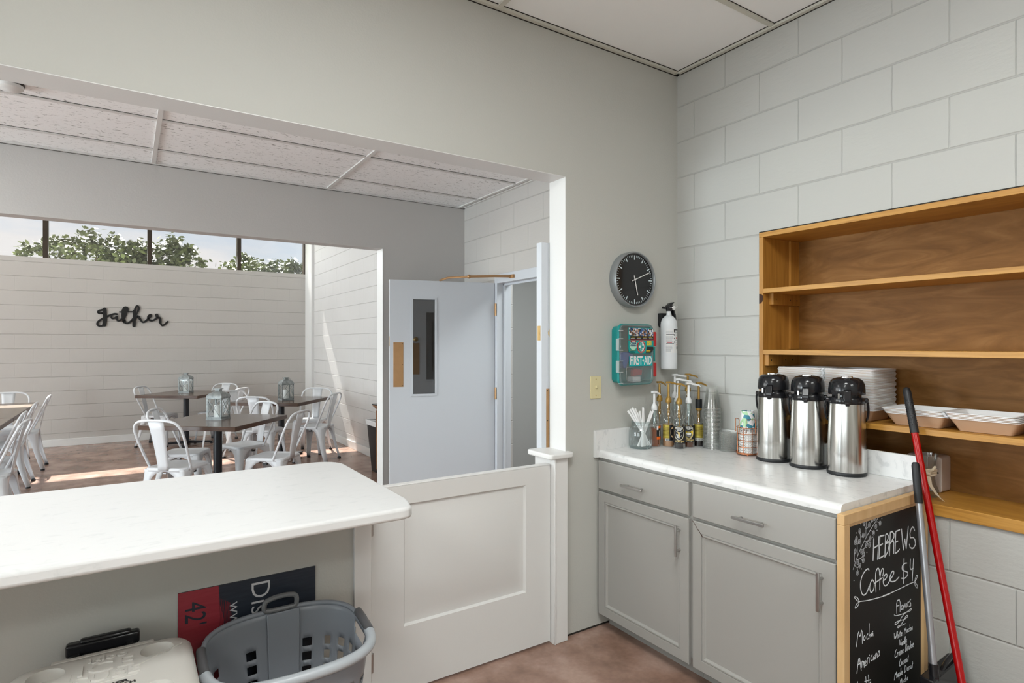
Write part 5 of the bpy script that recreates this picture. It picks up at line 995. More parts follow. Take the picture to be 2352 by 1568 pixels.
G = {'W': [[(0, 1), (.2, 0), (.35, .6), (.5, 0), (.75, 1)]], 'h': [[(0, 1), (0, 0)], [(0, .4), (.2, .5), (.3, .4), (.3, 0)]], 'i': [[(0, .5), (0, 0)], [(0, .7), (0, .72)]], 't': [[(.12, .85), (.12, 0)], [(0, .55), (.25, .6)]], 'e': [[(0, .25), (.3, .3), (.22, .5), (.05, .45), (0, .2), (.12, 0), (.3, .1)]],
     'M': [[(0, -.1), (.12, .95), (.3, .4), (.5, 1), (.55, 0)]], 'o': [[(.15, .5), (0, .25), (.15, 0), (.3, .25), (.15, .5)]], 'c': [[(.28, .45), (.1, .45), (0, .2), (.12, 0), (.28, .08)]], 'a': [[(.28, .45), (.1, .45), (0, .2), (.12, 0), (.28, .4), (.3, 0)]], 'V': [[(0, 1), (.2, 0), (.5, 1)]], 'n': [[(0, .5), (0, 0)], [(0, .4), (.2, .5), (.28, .35), (.28, 0)]], 'l': [[(0, 1), (0, 0)]],
     'C': [[(.5, .9), (.3, 1), (.05, .6), (0, .2), (.2, 0), (.5, .15)]], 'r': [[(0, .5), (0, 0)], [(0, .35), (.2, .5)]], 'm': [[(0, .5), (0, 0)], [(0, .4), (.15, .5), (.18, 0)], [(.18, .4), (.33, .5), (.36, 0)]], 'B': [[(0, 1), (0, 0)], [(0, 1), (.3, .9), (.3, .6), (0, .5), (.35, .4), (.35, .1), (0, 0)]], 'u': [[(0, .5), (.02, .05), (.2, .05), (.28, .5), (.28, 0)]], 'p': [[(0, .5), (0, -.4)], [(0, .45), (.25, .45), (.25, .05), (0, .05)]], 'D': [[(0, 1), (0, 0)], [(0, 1), (.35, .8), (.4, .3), (0, 0)]], ' ': []}
def hand(s, x0, x1, z, h):
    out = []; cur = 0; adv = []
    for ch in s:
        adv.append(cur); wd = max([p[0] for st in G[ch] for p in st], default=0.25); cur += wd + 0.16
    k = (x1 - x0) / cur
    for ch, a in zip(s, adv):
        for st in G[ch]: out.append([(x0 + (a + p[0]) * k + 0.1 * h * p[1], z + p[1] * h) for p in st])
    return out
ws = []
for s, (p0, p1, pt_) in zip(['White Mocha', 'Vanilla', 'Creme Brulee', 'Coconut', 'Maple Donut', 'Mocha'], CH_BASE): strokes('chalk_flavour', hand(s, p0[0], p1[0], p0[1], pt_[1] - p0[1]), 0.0026, sm=1)

# ================================================================ broom and dustpan
def pole(p0, p1): return Vector(p0), Vector(p1)
T_, B_ = Vector((2.640, 1.116, 1.290)), Vector((2.392, 0.795, 0.05)); d = (B_ - T_).normalized()
t = thing('broom', 'red handled broom with black grip leaning on the shelf edge', 'broom', tuple(B_))
g0 = T_ + d * 0.185
obj('grip', MB().tube([tuple(T_), tuple(T_ + d * 0.006), tuple(T_ + d * 0.02), tuple(g0)], 0.015, 16, radii=[0.006, 0.012, 0.0145, 0.0150]), 'blackmat', t)
dm = MB(); sd = d.cross(Vector((0, 0, 1))).normalized(); up = sd.cross(d)
for i in range(12):
    for j in range(10):
        a = 2 * pi * j / 10 + (i % 2) * pi / 10; c_ = T_ + d * (0.055 + i * 0.009) + (sd * cos(a) + up * sin(a)) * 0.0147; dm.ball(tuple(c_), 0.0016, 5)
obj('grip_studs', dm, 'blackpl', t)
obj('handle_pole', MB().cyl(tuple(g0), tuple(B_ + d * -0.06), 0.0125, n=20), 'redpole', t)
h0 = B_ - d * 0.06
obj('broom_head', MB().loft([[(h0.x - 0.02, h0.y - 0.02, 0.16), (h0.x + 0.02, h0.y - 0.02, 0.16), (h0.x + 0.02, h0.y + 0.02, 0.16), (h0.x - 0.02, h0.y + 0.02, 0.16)], [(h0.x - 0.12, h0.y - 0.03, 0.10), (h0.x + 0.12, h0.y - 0.03, 0.10), (h0.x + 0.12, h0.y + 0.03, 0.10), (h0.x - 0.12, h0.y + 0.03, 0.10)]]), 'blackmat', t)
obj('bristles', MB().loft([[(h0.x - 0.12, h0.y - 0.03, 0.10), (h0.x + 0.12, h0.y - 0.03, 0.10), (h0.x + 0.12, h0.y + 0.03, 0.10), (h0.x - 0.12, h0.y + 0.03, 0.10)], [(h0.x - 0.16, h0.y - 0.045, 0.0), (h0.x + 0.14, h0.y - 0.045, 0.0), (h0.x + 0.14, h0.y + 0.025, 0.0), (h0.x - 0.16, h0.y + 0.025, 0.0)]]), 'gap', t)
T_, B_ = Vector((2.486, 1.020, 1.020)), Vector((2.404, 0.928, 0.318)); d = (B_ - T_).normalized()
t = thing('dustpan', 'upright lobby dustpan with grey pole and black grip in front of the chalkboard', 'dustpan', (2.44, 0.85, 0))
obj('grip', MB().tube([tuple(T_), tuple(T_ + d * 0.004), tuple(T_ + d * 0.014), tuple(T_ + d * 0.150)], 0.013, 16, radii=[0.007, 0.0115, 0.0135, 0.0135]), 'blackmat', t)
obj('handle_pole', MB().cyl(tuple(T_ + d * 0.148), tuple(B_), 0.0115, n=18), 'alu', t)
sv = Vector((0.84, -0.55, 0)); fv = Vector((-0.55, -0.84, 0)); tp = MB()
tp.loft([[tuple(T_ + d * q + (sv * cos(a) + fv * sin(a)) * 0.0119) for a in (0.0, 0.35, 0.7, 1.0 + 0.15 * sin(q * 90))] for q in (0.190, 0.215, 0.240, 0.265, 0.292)], False, False, closed=False)
obj('tape_scrap', tp, plain('old_tape', (0.30, 0.27, 0.19), 0.7), t)
obj('pole_socket', MB().cyl(tuple(B_ - d * 0.008), tuple(B_ + d * 0.045), 0.0150, n=16).ball(tuple(B_ + d * 0.05), 0.012), 'blackpl', t)
# hopper: box mouth towards the camera
q0 = B_ + d * 0.05
b = MB(); hx0, hx1 = 2.352, 2.600
b.tube(smooth([(hx0, 0.93, 0.255), (hx0 + 0.02, 0.93, 0.272), (q0.x - 0.02, q0.y, q0.z), (q0.x + 0.03, q0.y, q0.z + 0.003), (q0.x + 0.10, 0.925, 0.305), (hx1 - 0.03, 0.925, 0.318), (hx1, 0.925, 0.300)], 2), 0.0085, 8)
obj('bail', b, 'blackpl', t)
hp = MB(); hp.loft([[(hx0, 0.870, 0.004), (hx1, 0.870, 0.004), (hx1, 0.955, 0.004), (hx0, 0.955, 0.004)], [(hx0 + 0.005, 0.910, 0.285), (hx1 - 0.005, 0.910, 0.300), (hx1 - 0.005, 0.955, 0.300), (hx0 + 0.005, 0.955, 0.285)]], True, True)
obj('hopper', hp, 'blackpl', t, bevel=0.004)
# ================================================================ under the bar: poster, cooler, laundry basket
px0, px1, pz1 = 0.143, 0.603, 0.613; PY = A0 - 0.006
t = thing('corrugated_sign', 'dark and red corrugated plastic sign standing sideways against the low wall behind the basket', 'sign', (0.373, PY, 0))
obj('sign_sheet', MB().box(px0, px1, PY, A0 - 0.001, 0.002, pz1), 'navy', t, flat=True)
obj('red_area', MB().prism([(px0, 0.002), (0.285, 0.002), (0.300, 0.15), (0.285, 0.30), (0.292, 0.40), (0.283, 0.50), (0.272, 0.545), (0.268, pz1), (px0, pz1)], PY - 0.0008, PY - 0.0002, axis='Y'), 'redposter', t, flat=True)
m = MB(); random.seed(3)
for k in range(9):
    x = 0.270 + k * 0.0042; m.ribbon([(x + random.uniform(-.002, .002), 0.570 - k * 0.003), (x + 0.004, 0.50), (x - 0.002, 0.40 + random.uniform(0, .05))], random.uniform(0.0012, 0.0032), 'XZ', PY - 0.0006, 0.0003, jn=False)
obj('brush_marks', m, plain('dark_red_ink', (0.16, 0.02, 0.03), 0.5), t, flat=True)
def side(name, s, size, xc, ztop, mat, bold=0.0, sx=1.0):      # letters read downwards, their tops to the right
    mt = frame4((xc, PY - 0.0012, ztop), (0, 0, -1), (1, 0, 0))
    return obj(name, text_mb(s, size, mt, bold, 0.0004, sx, 'LEFT'), mat, t, flat=True)
side('lettering', 'Disc', 0.094, 0.403, 0.604, 'postertxt', -0.0006, 0.98)
side('web_lettering', 'www', 0.056, 0.320, 0.545, 'postertxt', -0.0006, 1.0)
side('number_lettering', "42'", 0.092, 0.192, 0.575, 'navy', 0.0, 0.80)
# --- cooler
qx0, qx1, qy0, qy1, qz = -0.290, 0.172, 1.765, 2.205, 0.527
t = thing('cooler', 'off-white cube cooler with cup holders in its lid under the bar at the left', 'cooler', (-0.06, 1.985, 0))
def R4(i, z, rr_=0.07): return [(x, y, z) for x, y in rrect(qx0 + i, qx1 - i, qy0 + i, qy1 - i, max(0.01, rr_ - i * 0.5), 6)]
obj('body', MB().loft([R4(0.045, 0.02), R4(0.03, 0.04), R4(0.012, 0.43), R4(0.012, 0.44)]), 'cooler', t)
# lid with cup holders cut through the top sheet
lb = MB().loft([R4(0.012, 0.440), R4(0.0, 0.446), R4(0.0, 0.495), R4(0.004, 0.508), R4(0.014, 0.518), R4(0.030, 0.524), R4(0.050, qz)], True, True)
lid = obj('lid', lb, 'cooler', t, ang=50)
cups = [(-0.195, 2.105), (0.075, 2.110), (0.062, 1.870), (-0.20, 1.86)]
cutters = []
for (x, y) in cups:
    c_ = MB().lathe([(0.040, qz - 0.030), (0.045, qz + 0.002), (0.046, qz + 0.02)], (x, y, 0), 32, True, True); o = obj('cut', c_, 'cooler'); cutters.append(o)
    o.data.update()
dg = bpy.context.evaluated_depsgraph_get()
for o in cutters:
    md = lid.modifiers.new('b', 'BOOLEAN'); md.object = o; md.operation = 'DIFFERENCE'; md.solver = 'EXACT'
# join cutters removal after applying
bpy.context.view_layer.update(); dg = bpy.context.evaluated_depsgraph_get()
me = bpy.data.meshes.new_from_object(lid.evaluated_get(dg)); lid.modifiers.clear(); old = lid.data; lid.data = me
for o in cutters: bpy.data.objects.remove(o)
me.polygons.foreach_set('use_smooth', [True] * len(me.polygons)); me.set_sharp_from_angle(angle=radians(35))
XY = lambda x, y: frame4((x, y, qz - 0.0002), (1, 0, 0), (0, 1, 0))
obj('raised_lettering', text_mb('igloo', 0.044, XY(-0.050, 2.135), 0.0008, 0.0035, 1.15), 'cooler', lid, flat=True)
obj('raised_lettering', text_mb('ICE', 0.085, XY(-0.055, 2.075), 0.0008, 0.0045, 1.15), 'cooler', lid, flat=True)
obj('raised_lettering', text_mb('CUBE', 0.060, XY(-0.055, 2.015), 0.0008, 0.0045, 1.15), 'cooler', lid, flat=True)
m = MB()
m.ribbon([(0.022, 2.035), (0.140, 2.110)], 0.004, 'XY', qz - 0.0004, 0.0022); m.ribbon([(-0.262, 2.055), (-0.235, 2.075)], 0.003, 'XY', qz - 0.0004, 0.002)
m.ribbon([(-0.140, 1.985), (0.022, 1.985), (0.022, 2.105)], 0.0028, 'XY', qz - 0.0004, 0.0018); m.ribbon([(-0.140, 1.985), (-0.135, 2.075)], 0.0026, 'XY', qz - 0.0004, 0.0016)
obj('lid_rib', m, 'cooler', lid)
obj('lid_notch', MB().box(-0.190, 0.070, qy1 - 0.022, qy1 - 0.001, 0.500, 0.522), 'cooler', lid, bevel=0.004)
mt = frame4((-0.040, 1.958, qz + 0.0002), (cos(0.06), sin(0.06), 0), (-sin(0.06), cos(0.06), 0))
obj('marker_writing', text_mb('BAKER', 0.021, mt, 0.001, 0.0003, 1.3), 'labelk', lid, flat=True)
mt = frame4((-0.024, 1.940, qz + 0.0002), (cos(0.12), sin(0.12), 0), (-sin(0.12), cos(0.12), 0))
obj('marker_writing', text_mb('CHURCH', 0.017, mt, 0.0008, 0.0003, 1.2), 'labelk', lid, flat=True)
h = MB().box(-0.160, 0.032, qy1 + 0.030, qy1 + 0.062, 0.505, 0.545).box(-0.150, -0.120, qy1 + 0.004, qy1 + 0.05, 0.30, 0.52).box(-0.01, 0.02, qy1 + 0.004, qy1 + 0.05, 0.30, 0.52).box(-0.125, 0.010, qy1 + 0.026, qy1 + 0.05, 0.54, 0.556)
obj('pull_handle', h, 'blackpl', t, bevel=0.009, bseg=3)
# --- laundry basket: two-layer wall with real square holes
bcx, bcy = 0.452, 2.056
t = thing('laundry_basket', 'grey plastic laundry basket with square holes and grip handles beside the cooler', 'basket', (bcx, bcy, 0))
def sup(a, hx_, hy_, n_=3.2):
    c_, s_ = cos(a), sin(a); k = (abs(c_) ** n_ + abs(s_) ** n_) ** (-1 / n_); return hx_ * c_ * k, hy_ * s_ * k
NA = 144
def rimz(a):                      # the rim dips towards the front and at the grips
    s_ = sin(a); return 0.470 + 0.024 * s_ + 0.010 * (1 if s_ > 0 else 0) * s_
def wallp(a, q, off=0.0):          # q from 0 bottom to 1 rim
    hx_, hy_ = 0.192 + 0.058 * q, 0.135 + 0.052 * q; x, y = sup(a, hx_ + off, hy_ + off)
    return (bcx + x, bcy + y, 0.012 + q * (rimz(a) - 0.012))
QZ = [0, .04, .10, .16, .20, .26, .30, .36, .40, .46, .50, .56, .60, .66, .70, .76, .80, .86, .90, .95, 1.0]
vi = {}; m = MB(); hole = set()
for i in range(NA):
    deg = 360.0 * i / NA
    for k, q0 in enumerate(QZ[:-1]):
        if 0.15 < q0 < 0.75 and k % 2 == 0 and k >= 2:
            c4 = i % 6
            sect = any(lo <= deg < hi for lo, hi in ((15, 52), (52 + 6, 82), (98, 122), (130, 165), (195, 262), (278, 345), (-1, 12), (350, 361)))
            if sect and c4 in (1, 2, 3): hole.add((i, k))
# mid grips at both ends: long oval opening below the rim
for i in range(NA):
    deg = (360.0 * i / NA + 180) % 360 - 180
    for side_ in (0, 180):
        dd = abs((deg - side_ + 180) % 360 - 180)
        if dd < 17:
            for k in (18,): hole.add((i, k))
        if dd < 13: hole.add((i, 17))
for i in range(NA):
    for k in range(len(QZ)):
        vi[i, k] = len(m.v); m.v.append(wallp(2 * pi * i / NA, QZ[k]))
for i in range(NA):
    for k in range(len(QZ) - 1):
        if (i, k) in hole: continue
        j = (i + 1) % NA; m.f.append((vi[i, k], vi[j, k], vi[j, k + 1], vi[i, k + 1]))
obj('basket_wall', m, 'greybasket', t, solid=0.0035)
obj('basket_floor', MB().loft([[wallp(2 * pi * i / NA, 0.0) for i in range(0, NA, 4)], [(p[0], p[1], 0.018) for p in [wallp(2 * pi * i / NA, 0.0) for i in range(0, NA, 4)]]]), 'greybasket', t)
def rimseg(name, d0, d1, r0, mat, dz=0.0, ro=0.008):
    n = max(6, int((d1 - d0) / 3)); P = []
    for k in range(n + 1):
        a = radians(d0 + (d1 - d0) * k / n); p = wallp(a, 1.0, ro); P.append((p[0], p[1], p[2] + dz))
    return obj(name, MB().tube(P, r0, 12), mat, t)
rimseg('rim', 196, 344, 0.0175, 'greyrim', -0.004); rimseg('rim', 16, 164, 0.0085, 'greybasket', 0.0, 0.002)
rimseg('side_grip', -18, 18, 0.0150, 'darkrim', 0.002); rimseg('side_grip', 162, 198, 0.0150, 'darkrim', 0.002)
obj('back_panel', MB().loft([[(bcx - 0.030, bcy + 0.128, 0.03), (bcx + 0.062, bcy + 0.128, 0.03), (bcx + 0.062, bcy + 0.134, 0.03), (bcx - 0.030, bcy + 0.134, 0.03)], [(bcx - 0.038, bcy + 0.172, 0.498), (bcx + 0.076, bcy + 0.172, 0.500), (bcx + 0.076, bcy + 0.180, 0.500), (bcx - 0.038, bcy + 0.180, 0.498)]]), 'greybasket', t, bevel=0.003)
hh = smooth([(bcx - 0.040, bcy + 0.183, 0.507), (bcx - 0.046, bcy + 0.184, 0.518), (bcx - 0.043, bcy + 0.186, 0.538), (bcx - 0.030, bcy + 0.187, 0.546), (bcx + 0.010, bcy + 0.188, 0.552), (bcx + 0.050, bcy + 0.187, 0.550), (bcx + 0.064, bcy + 0.186, 0.545), (bcx + 0.068, bcy + 0.184, 0.530), (bcx + 0.066, bcy + 0.183, 0.512), (bcx + 0.056, bcy + 0.183, 0.506)], 2, True)
obj('back_handle', MB().tube(hh, 0.0088, 10, closed=True), plain('mid_grey_grip', (0.15, 0.155, 0.16), 0.35), t)

# ================================================================ dining room
def make_chair():
    t = thing('metal_chair', '', 'chair', (0, 0, 0), 'white metal chairs around the dining tables')
    # faces +Y
    def ring(i, z, dy=0.0): return [(x, y + dy, z) for x, y in rrect(-0.178 + i, 0.178 - i, -0.170 + i, 0.180 - i, max(0.012, 0.055 - i * 0.6), 5)]
    obj('seat', MB().loft([ring(-0.004, 0.418), ring(-0.003, 0.436), ring(0.004, 0.445), ring(0.014, 0.4475), ring(0.030, 0.444), ring(0.06, 0.4405), ring(0.10, 0.439)], False, True), 'chair', t, solid=0.002)
    for sx in (-1, 1):
        for sy in (-1, 1):
            m = MB(); rings = []
            for z, fl in ((0.436, 0.176), (0.418, 0.150), (0.398, 0.112), (0.370, 0.084), (0.330, 0.066), (0.26, 0.054), (0.18, 0.046), (0.10, 0.040), (0.016, 0.036)):
                q = (0.436 - z) / 0.42; ox_ = 0.180 + 0.036 * q; oy_ = (0.178 + 0.030 * q) if sy > 0 else (0.170 + 0.062 * q * q + 0.01 * q); r_ = 0.022
                ft = min(fl, 0.176)
                pts = [(ox_ - ft, oy_), (ox_ - r_ - (ft - r_) * 0.5, oy_), (ox_ - r_, oy_), (ox_ - r_ * 0.3, oy_ - r_ * 0.3), (ox_, oy_ - r_), (ox_, oy_ - r_ - (ft - r_) * 0.5), (ox_, oy_ - ft + (0.006 if sy > 0 else 0.0))]
                rings.append([(sx * a, sy * b, z) for a, b in pts])
            m.loft(rings, False, False, closed=False)
            lg = obj('leg', m, 'chair', t, ang=50, solid=0.003)
            zc = 0.016; ax = sx * (0.180 + 0.036 - 0.018); ay = sy * ((0.178 + 0.030 if sy > 0 else 0.170 + 0.072) - 0.018)
            obj('foot_cap', MB().prism(rrect(ax - 0.020, ax + 0.020, ay - 0.020, ay + 0.020, 0.012, 3), 0.0, 0.017), 'blackmat', lg)
    P = [(0.182, -0.085, 0.425), (0.190, -0.105, 0.470), (0.204, -0.165, 0.60), (0.212, -0.215, 0.72), (0.205, -0.246, 0.79), (0.165, -0.264, 0.836), (0.09, -0.271, 0.850), (0, -0.273, 0.852)]
    P = smooth(P + [(-a, b, c_) for a, b, c_ in P[::-1][1:]], 2)
    obj('back_frame', MB().tube(P, 0.0105, 8), 'chair', t)
    rr_ = []
    for z, y, hw in ((0.425, -0.176, 0.048), (0.47, -0.182, 0.048), (0.55, -0.196, 0.051), (0.66, -0.219, 0.057), (0.77, -0.246, 0.064), (0.842, -0.268, 0.069)):
        rr_.append([(-hw, y + 0.004, z), (-hw * 0.5, y, z), (0, y - 0.002, z), (hw * 0.5, y, z), (hw, y + 0.004, z)])
    obj('splat', MB().loft(rr_, False, False, closed=False), 'chair', t, solid=0.003)
    obj('cross_brace', MB().box(-0.17, 0.17, -0.012, 0.012, 0.405, 0.411).box(-0.012, 0.012, -0.16, 0.17, 0.398, 0.404), 'chair', t)
    bp_ = MB()
    for sx in (-1, 1): bp_.box(sx * 0.150 - 0.010, sx * 0.150 + 0.010, -0.016, 0.016, 0.385, 0.404)
    obj('stacking_pad', bp_, 'blackmat', t)
    return t
def make_table():
    t = thing('cafe_table', '', 'table', (0, 0, 0), 'square dark topped dining tables')
    e = obj('tabletop', MB().prism(rrect(-0.455, 0.455, -0.455, 0.455, 0.006, 2), 0.715, 0.7545), 'edge', t, bevel=0.003)
    obj('top_surface', MB().prism(rrect(-0.449, 0.449, -0.449, 0.449, 0.006, 2), 0.7530, 0.7552), 'tabletop', e)
    obj('column', MB().lathe([(0.038, 0.045), (0.038, 0.70), (0.038, 0.706)], n=24, cap0=True, cap1=True), 'blackmetal', t)
    obj('top_plate', MB().box(-0.2, 0.2, -0.035, 0.035, 0.700, 0.7145).box(-0.035, 0.035, -0.2, 0.2, 0.700, 0.7145), 'blackmetal', t)
    m = MB()
    for a in range(4):
        q = a * pi / 2; ux, uy = cos(q), sin(q); s_ = lambda d_, w_, z: (ux * d_ - uy * w_, uy * d_ + ux * w_, z)
        m.loft([[s_(0.0, -0.035, 0.022), s_(0.0, 0.035, 0.022), s_(0.0, 0.035, 0.060), s_(0.0, -0.035, 0.060)], [s_(0.34, -0.028, 0.018), s_(0.34, 0.028, 0.018), s_(0.34, 0.028, 0.034), s_(0.34, -0.028, 0.034)]])
        m.cyl(s_(0.325, 0, 0.0), s_(0.325, 0, 0.022), 0.020)
    obj('cross_base', m, 'blackmetal', t, bevel=0.003)
    return t
def make_lantern():
    t = thing('lantern', '', 'lantern', (0, 0, 0), 'galvanised lanterns on the dining tables')
    s = 0.074
    obj('base', MB().box(-s, s, -s, s, 0.004, 0.016).box(-s - 0.004, s + 0.004, -s - 0.004, s + 0.004, 0.0, 0.006), 'galv', t)
    m = MB()
    for sx in (-1, 1):
        for sy in (-1, 1): m.box(min(sx * s, sx * (s - 0.012)), max(sx * s, sx * (s - 0.012)), min(sy * s, sy * (s - 0.012)), max(sy * s, sy * (s - 0.012)), 0.014, 0.205)
    for sy in (-1, 1):
        a, b = sorted((sy * s, sy * (s - 0.006)))
        m.box(-s, s, a, b, 0.195, 0.205); m.box(-s, s, a, b, 0.014, 0.024); m.box(a, b, -s, s, 0.195, 0.205); m.box(a, b, -s, s, 0.014, 0.024)
    obj('frame', m, 'galv', t)
    for k in range(4):
        c_, n_ = (0, -1, 0), None
        a = k * pi / 2; m = MB()
        def P(u, z, o_=0.001): return (cos(a) * u + sin(a) * (s + o_), sin(a) * u - cos(a) * (s + o_), z)
        m.tube([P(-0.06, 0.026), P(0.06, 0.194)], 0.0028, 6); m.tube([P(0.06, 0.026), P(-0.06, 0.194)], 0.0028, 6)
        obj('cross_bars', m, 'galv', t)
        m = MB().add([P(-0.064, 0.022, -0.004), P(0.064, 0.022, -0.004), P(0.064, 0.198, -0.004), P(-0.064, 0.198, -0.004), P(-0.064, 0.022, -0.0055), P(0.064, 0.022, -0.0055), P(0.064, 0.198, -0.0055), P(-0.064, 0.198, -0.0055)], [(0, 1, 2, 3), (7, 6, 5, 4)])
        obj('glass_pane', m, 'lanternglass', t, flat=True)
    def sq(h_, z): return [(-h_, -h_, z), (h_, -h_, z), (h_, h_, z), (-h_, h_, z)]
    obj('roof', MB().loft([sq(s + 0.003, 0.203), sq(s + 0.002, 0.218), sq(s - 0.004, 0.232), sq(s - 0.016, 0.245), sq(s - 0.034, 0.255), sq(0.030, 0.260), sq(0.028, 0.264)]), 'galv', t, ang=20)
    obj('chimney_cap', MB().box(-0.022, 0.022, -0.022, 0.022, 0.262, 0.284).box(-0.032, 0.032, -0.032, 0.032, 0.284, 0.290), 'galv', t)
    obj('carry_ring', MB().tube([(0.045 * cos(k * pi / 12), -0.030 - 0.014 * sin(k * pi / 12) - 0.01, 0.262 + 0.010 * sin(k * pi / 12)) for k in range(24)], 0.0022, 6, closed=True), 'galv', t)
    return t
chair0 = make_chair(); table0 = make_table(); lan0 = make_lantern()
RT = radians(-39.5)
tabs = [((0.709, 6.154), RT, 'square dark topped table nearest the bar, lantern with ring handle on it'), ((0.715, 9.80), radians(-37), 'square dark topped table farthest back, close to the wall under the gather sign'), ((1.66, 7.98), radians(-40), 'square dark topped table nearest the right block wall'),
        ]
for i, (p, a, l) in enumerate(tabs):
    o = table0 if i == 0 else dup(table0, (0, 0, 0)); o.location = (p[0], p[1], 0); o.rotation_euler = (0, 0, a); o['label'] = l
    for c_ in o.children:
        if c_.name.startswith('cross_base'): c_.rotation_euler = (0, 0, radians((6, 27, 69)[i]))
# the long tables at the left edge
def long_table(y0, y1, lab):
    xa, xb = -1.69, -0.93; t = thing('dining_table', lab, 'table', ((xa + xb) / 2, (y0 + y1) / 2, 0), 'long dining tables at the left')
    e = obj('tabletop', MB().box(xa, xb, y0, y1, 0.715, 0.7545), 'edge', t, bevel=0.003); obj('top_surface', MB().box(xa + 0.006, xb - 0.006, y0 + 0.002, y1 - 0.006, 0.7530, 0.7552), ramp_mat('worn_brown_top', 2.2, [(0.3, (0.15, 0.11, 0.08)), (0.7, (0.26, 0.20, 0.15))], 0.25, stretch=(8, 1, 1), detail=6), e)
    for y in (y0 + 0.53, y1 - 0.62):
        xm = (xa + xb) / 2
        obj('column', MB().cyl((xm, y, 0.04), (xm, y, 0.7145), 0.038, n=20), 'blackmetal', t)
        obj('cross_base', MB().box(xm - 0.30, xm + 0.30, y - 0.03, y + 0.03, 0.012, 0.045).box(xm - 0.03, xm + 0.03, y - 0.14, y + 0.14, 0.012, 0.045).box(xm + 0.27, xm + 0.31, y - 0.02, y + 0.02, 0, 0.012).box(xm - 0.31, xm - 0.27, y - 0.02, y + 0.02, 0, 0.012), 'blackmetal', t, bevel=0.003)
long_table(7.41, 9.23, 'long table at the left edge whose far corner shows beside the chairs')
long_table(5.58, 7.40, 'long table at the left edge nearer the bar, mostly outside the photo')
def D_(a): return radians(a) - pi / 2       # chair faces +Y at rz 0; a = heading in degrees from +X
chairs = [
 (0.355, 5.735, 50, 'white metal chair nearest the bar, its back to the camera at the front table'),
 (0.455, 6.400, -22, 'white metal chair left of the front table, right behind the nearest chair'),
 (1.130, 5.735, 140, 'white metal chair at the right of the front table, seen from the side'),
 (1.000, 6.545, 205, 'white metal chair behind the right half of the front table, seat towards the lantern'),
 (1.370, 7.600, 55, 'white metal chair between the front table and the right wall table, back to the camera'),
 (1.330, 8.330, -52, 'white metal chair at the left side of the right wall table, bright in the sun'),
 (1.140, 9.130, 140, 'white metal chair pulled out between the far table and the right wall table'),
 (1.120, 9.965, 230, 'white metal chair at the right side of the far table against the far wall'),
 (0.385, 9.990, -28, 'white metal chair at the left side of the far table'),
 (2.085, 8.200, 235, 'white metal chair behind the right wall table, facing the camera'),
 (1.985, 7.560, 140, 'white metal chair at the outer corner of the right wall table, seen from the side'),
 (-1.055, 8.910, 180, 'white metal chair at the left tables, the farthest one along their side'),
 (-1.075, 7.900, 180, 'white metal chair at the left tables, second from the far end'),
 (-1.050, 6.850, 180, 'white metal chair at the left tables, third from the far end'),
 (-0.950, 6.150, 175, 'white metal chair at the left tables, the nearest one to the bar'),
 (-1.270, 9.480, 270, 'white metal chair at the far head end of the left tables'),
]
for i, (x, y, a, l) in enumerate(chairs):
    o = chair0 if i == 0 else dup(chair0, (0, 0, 0)); o.location = (x, y, 0); o.rotation_euler = (0, 0, D_(a)); o['label'] = l
lans = [((0.722, 6.215), radians(-38), 'galvanised lantern on the front table, nearest the bar'), ((0.715, 9.86), radians(-28), 'galvanised lantern on the far table below the gather sign'), ((1.69, 7.86), radians(8), 'galvanised lantern on the table near the right block wall')]
for i, (p, a, l) in enumerate(lans):
    o = lan0 if i == 0 else dup(lan0, (0, 0, 0)); o.location = (p[0], p[1], 0.7553); o.rotation_euler = (0, 0, a); o['label'] = l
    cd = thing('candle', 'ivory pillar candle inside the ' + ('front', 'far', 'right')[i] + ' lantern', 'candle', (p[0], p[1], 0.772), 'pillar candles in the lanterns')
    obj('wax_pillar', MB().lathe([(0.001, 0.772), (0.036, 0.772), (0.037, 0.776), (0.037, 0.885), (0.033, 0.890), (0.004, 0.886), (0.001, 0.886)], (p[0], p[1], 0), 24), 'wax', cd)
    obj('wick', MB().cyl((p[0], p[1], 0.885), (p[0] + 0.002, p[1], 0.900), 0.0012, n=6), 'labelk', cd)
# script sign
m = MB(); gy = DY - 0.002
for gi, (pts, w_) in enumerate(GATHER):
    pts = [tuple(p) for p in pts]
    if len(pts) > 2: pts = smooth(pts, 2)
    m.ribbon(pts, w_, 'XZ', gy, 0.013 + 0.0021 * (gi % 5), 12)
s = obj('word_sign', m, 'labelk', flat=True); tag(s, 'black cut out script word gather on the far block wall', 'sign')
# cabinet and bin just inside the dining room
t = thing('side_cabinet', 'brown wooden cabinet with dark top behind the right edge of the dining opening', 'cabinet', (2.43, 5.75, 0))
obj('carcass', MB().box(2.27, 2.63, 5.10, 6.17, 0.09, 0.775).box(2.29, 2.63, 5.12, 6.15, 0, 0.09), 'brownwood', t, bevel=0.003)
obj('top_moulding', MB().prism([(2.24, 0.805), (2.235, 0.795), (2.262, 0.772), (2.268, 0.760), (2.63, 0.760), (2.63, 0.805)], 5.08, 6.20, axis='Y'), 'brownwood', t)
obj('dark_top', MB().box(2.232, 2.63, 5.07, 6.21, 0.805, 0.815), 'labelk', t)
for y0 in (5.12, 5.47, 5.82):
    d_ = obj('door', MB().rings2([(y0, y0 + 0.33, 0.11, 0.745, 2.27), (y0, y0 + 0.33, 0.11, 0.745, 2.255), (y0 + 0.05, y0 + 0.28, 0.16, 0.695, 2.255), (y0 + 0.055, y0 + 0.275, 0.165, 0.69, 2.262)], 'X', back=1), 'brownwood', t, ang=20)
    obj('knob', MB().ball((2.245, y0 + 0.035, 0.5), 0.012, 10), 'brass', d_)
t = thing('waste_bin', 'black waste bin with white liner beyond the brown cabinet', 'bin', (2.46, 6.46, 0))
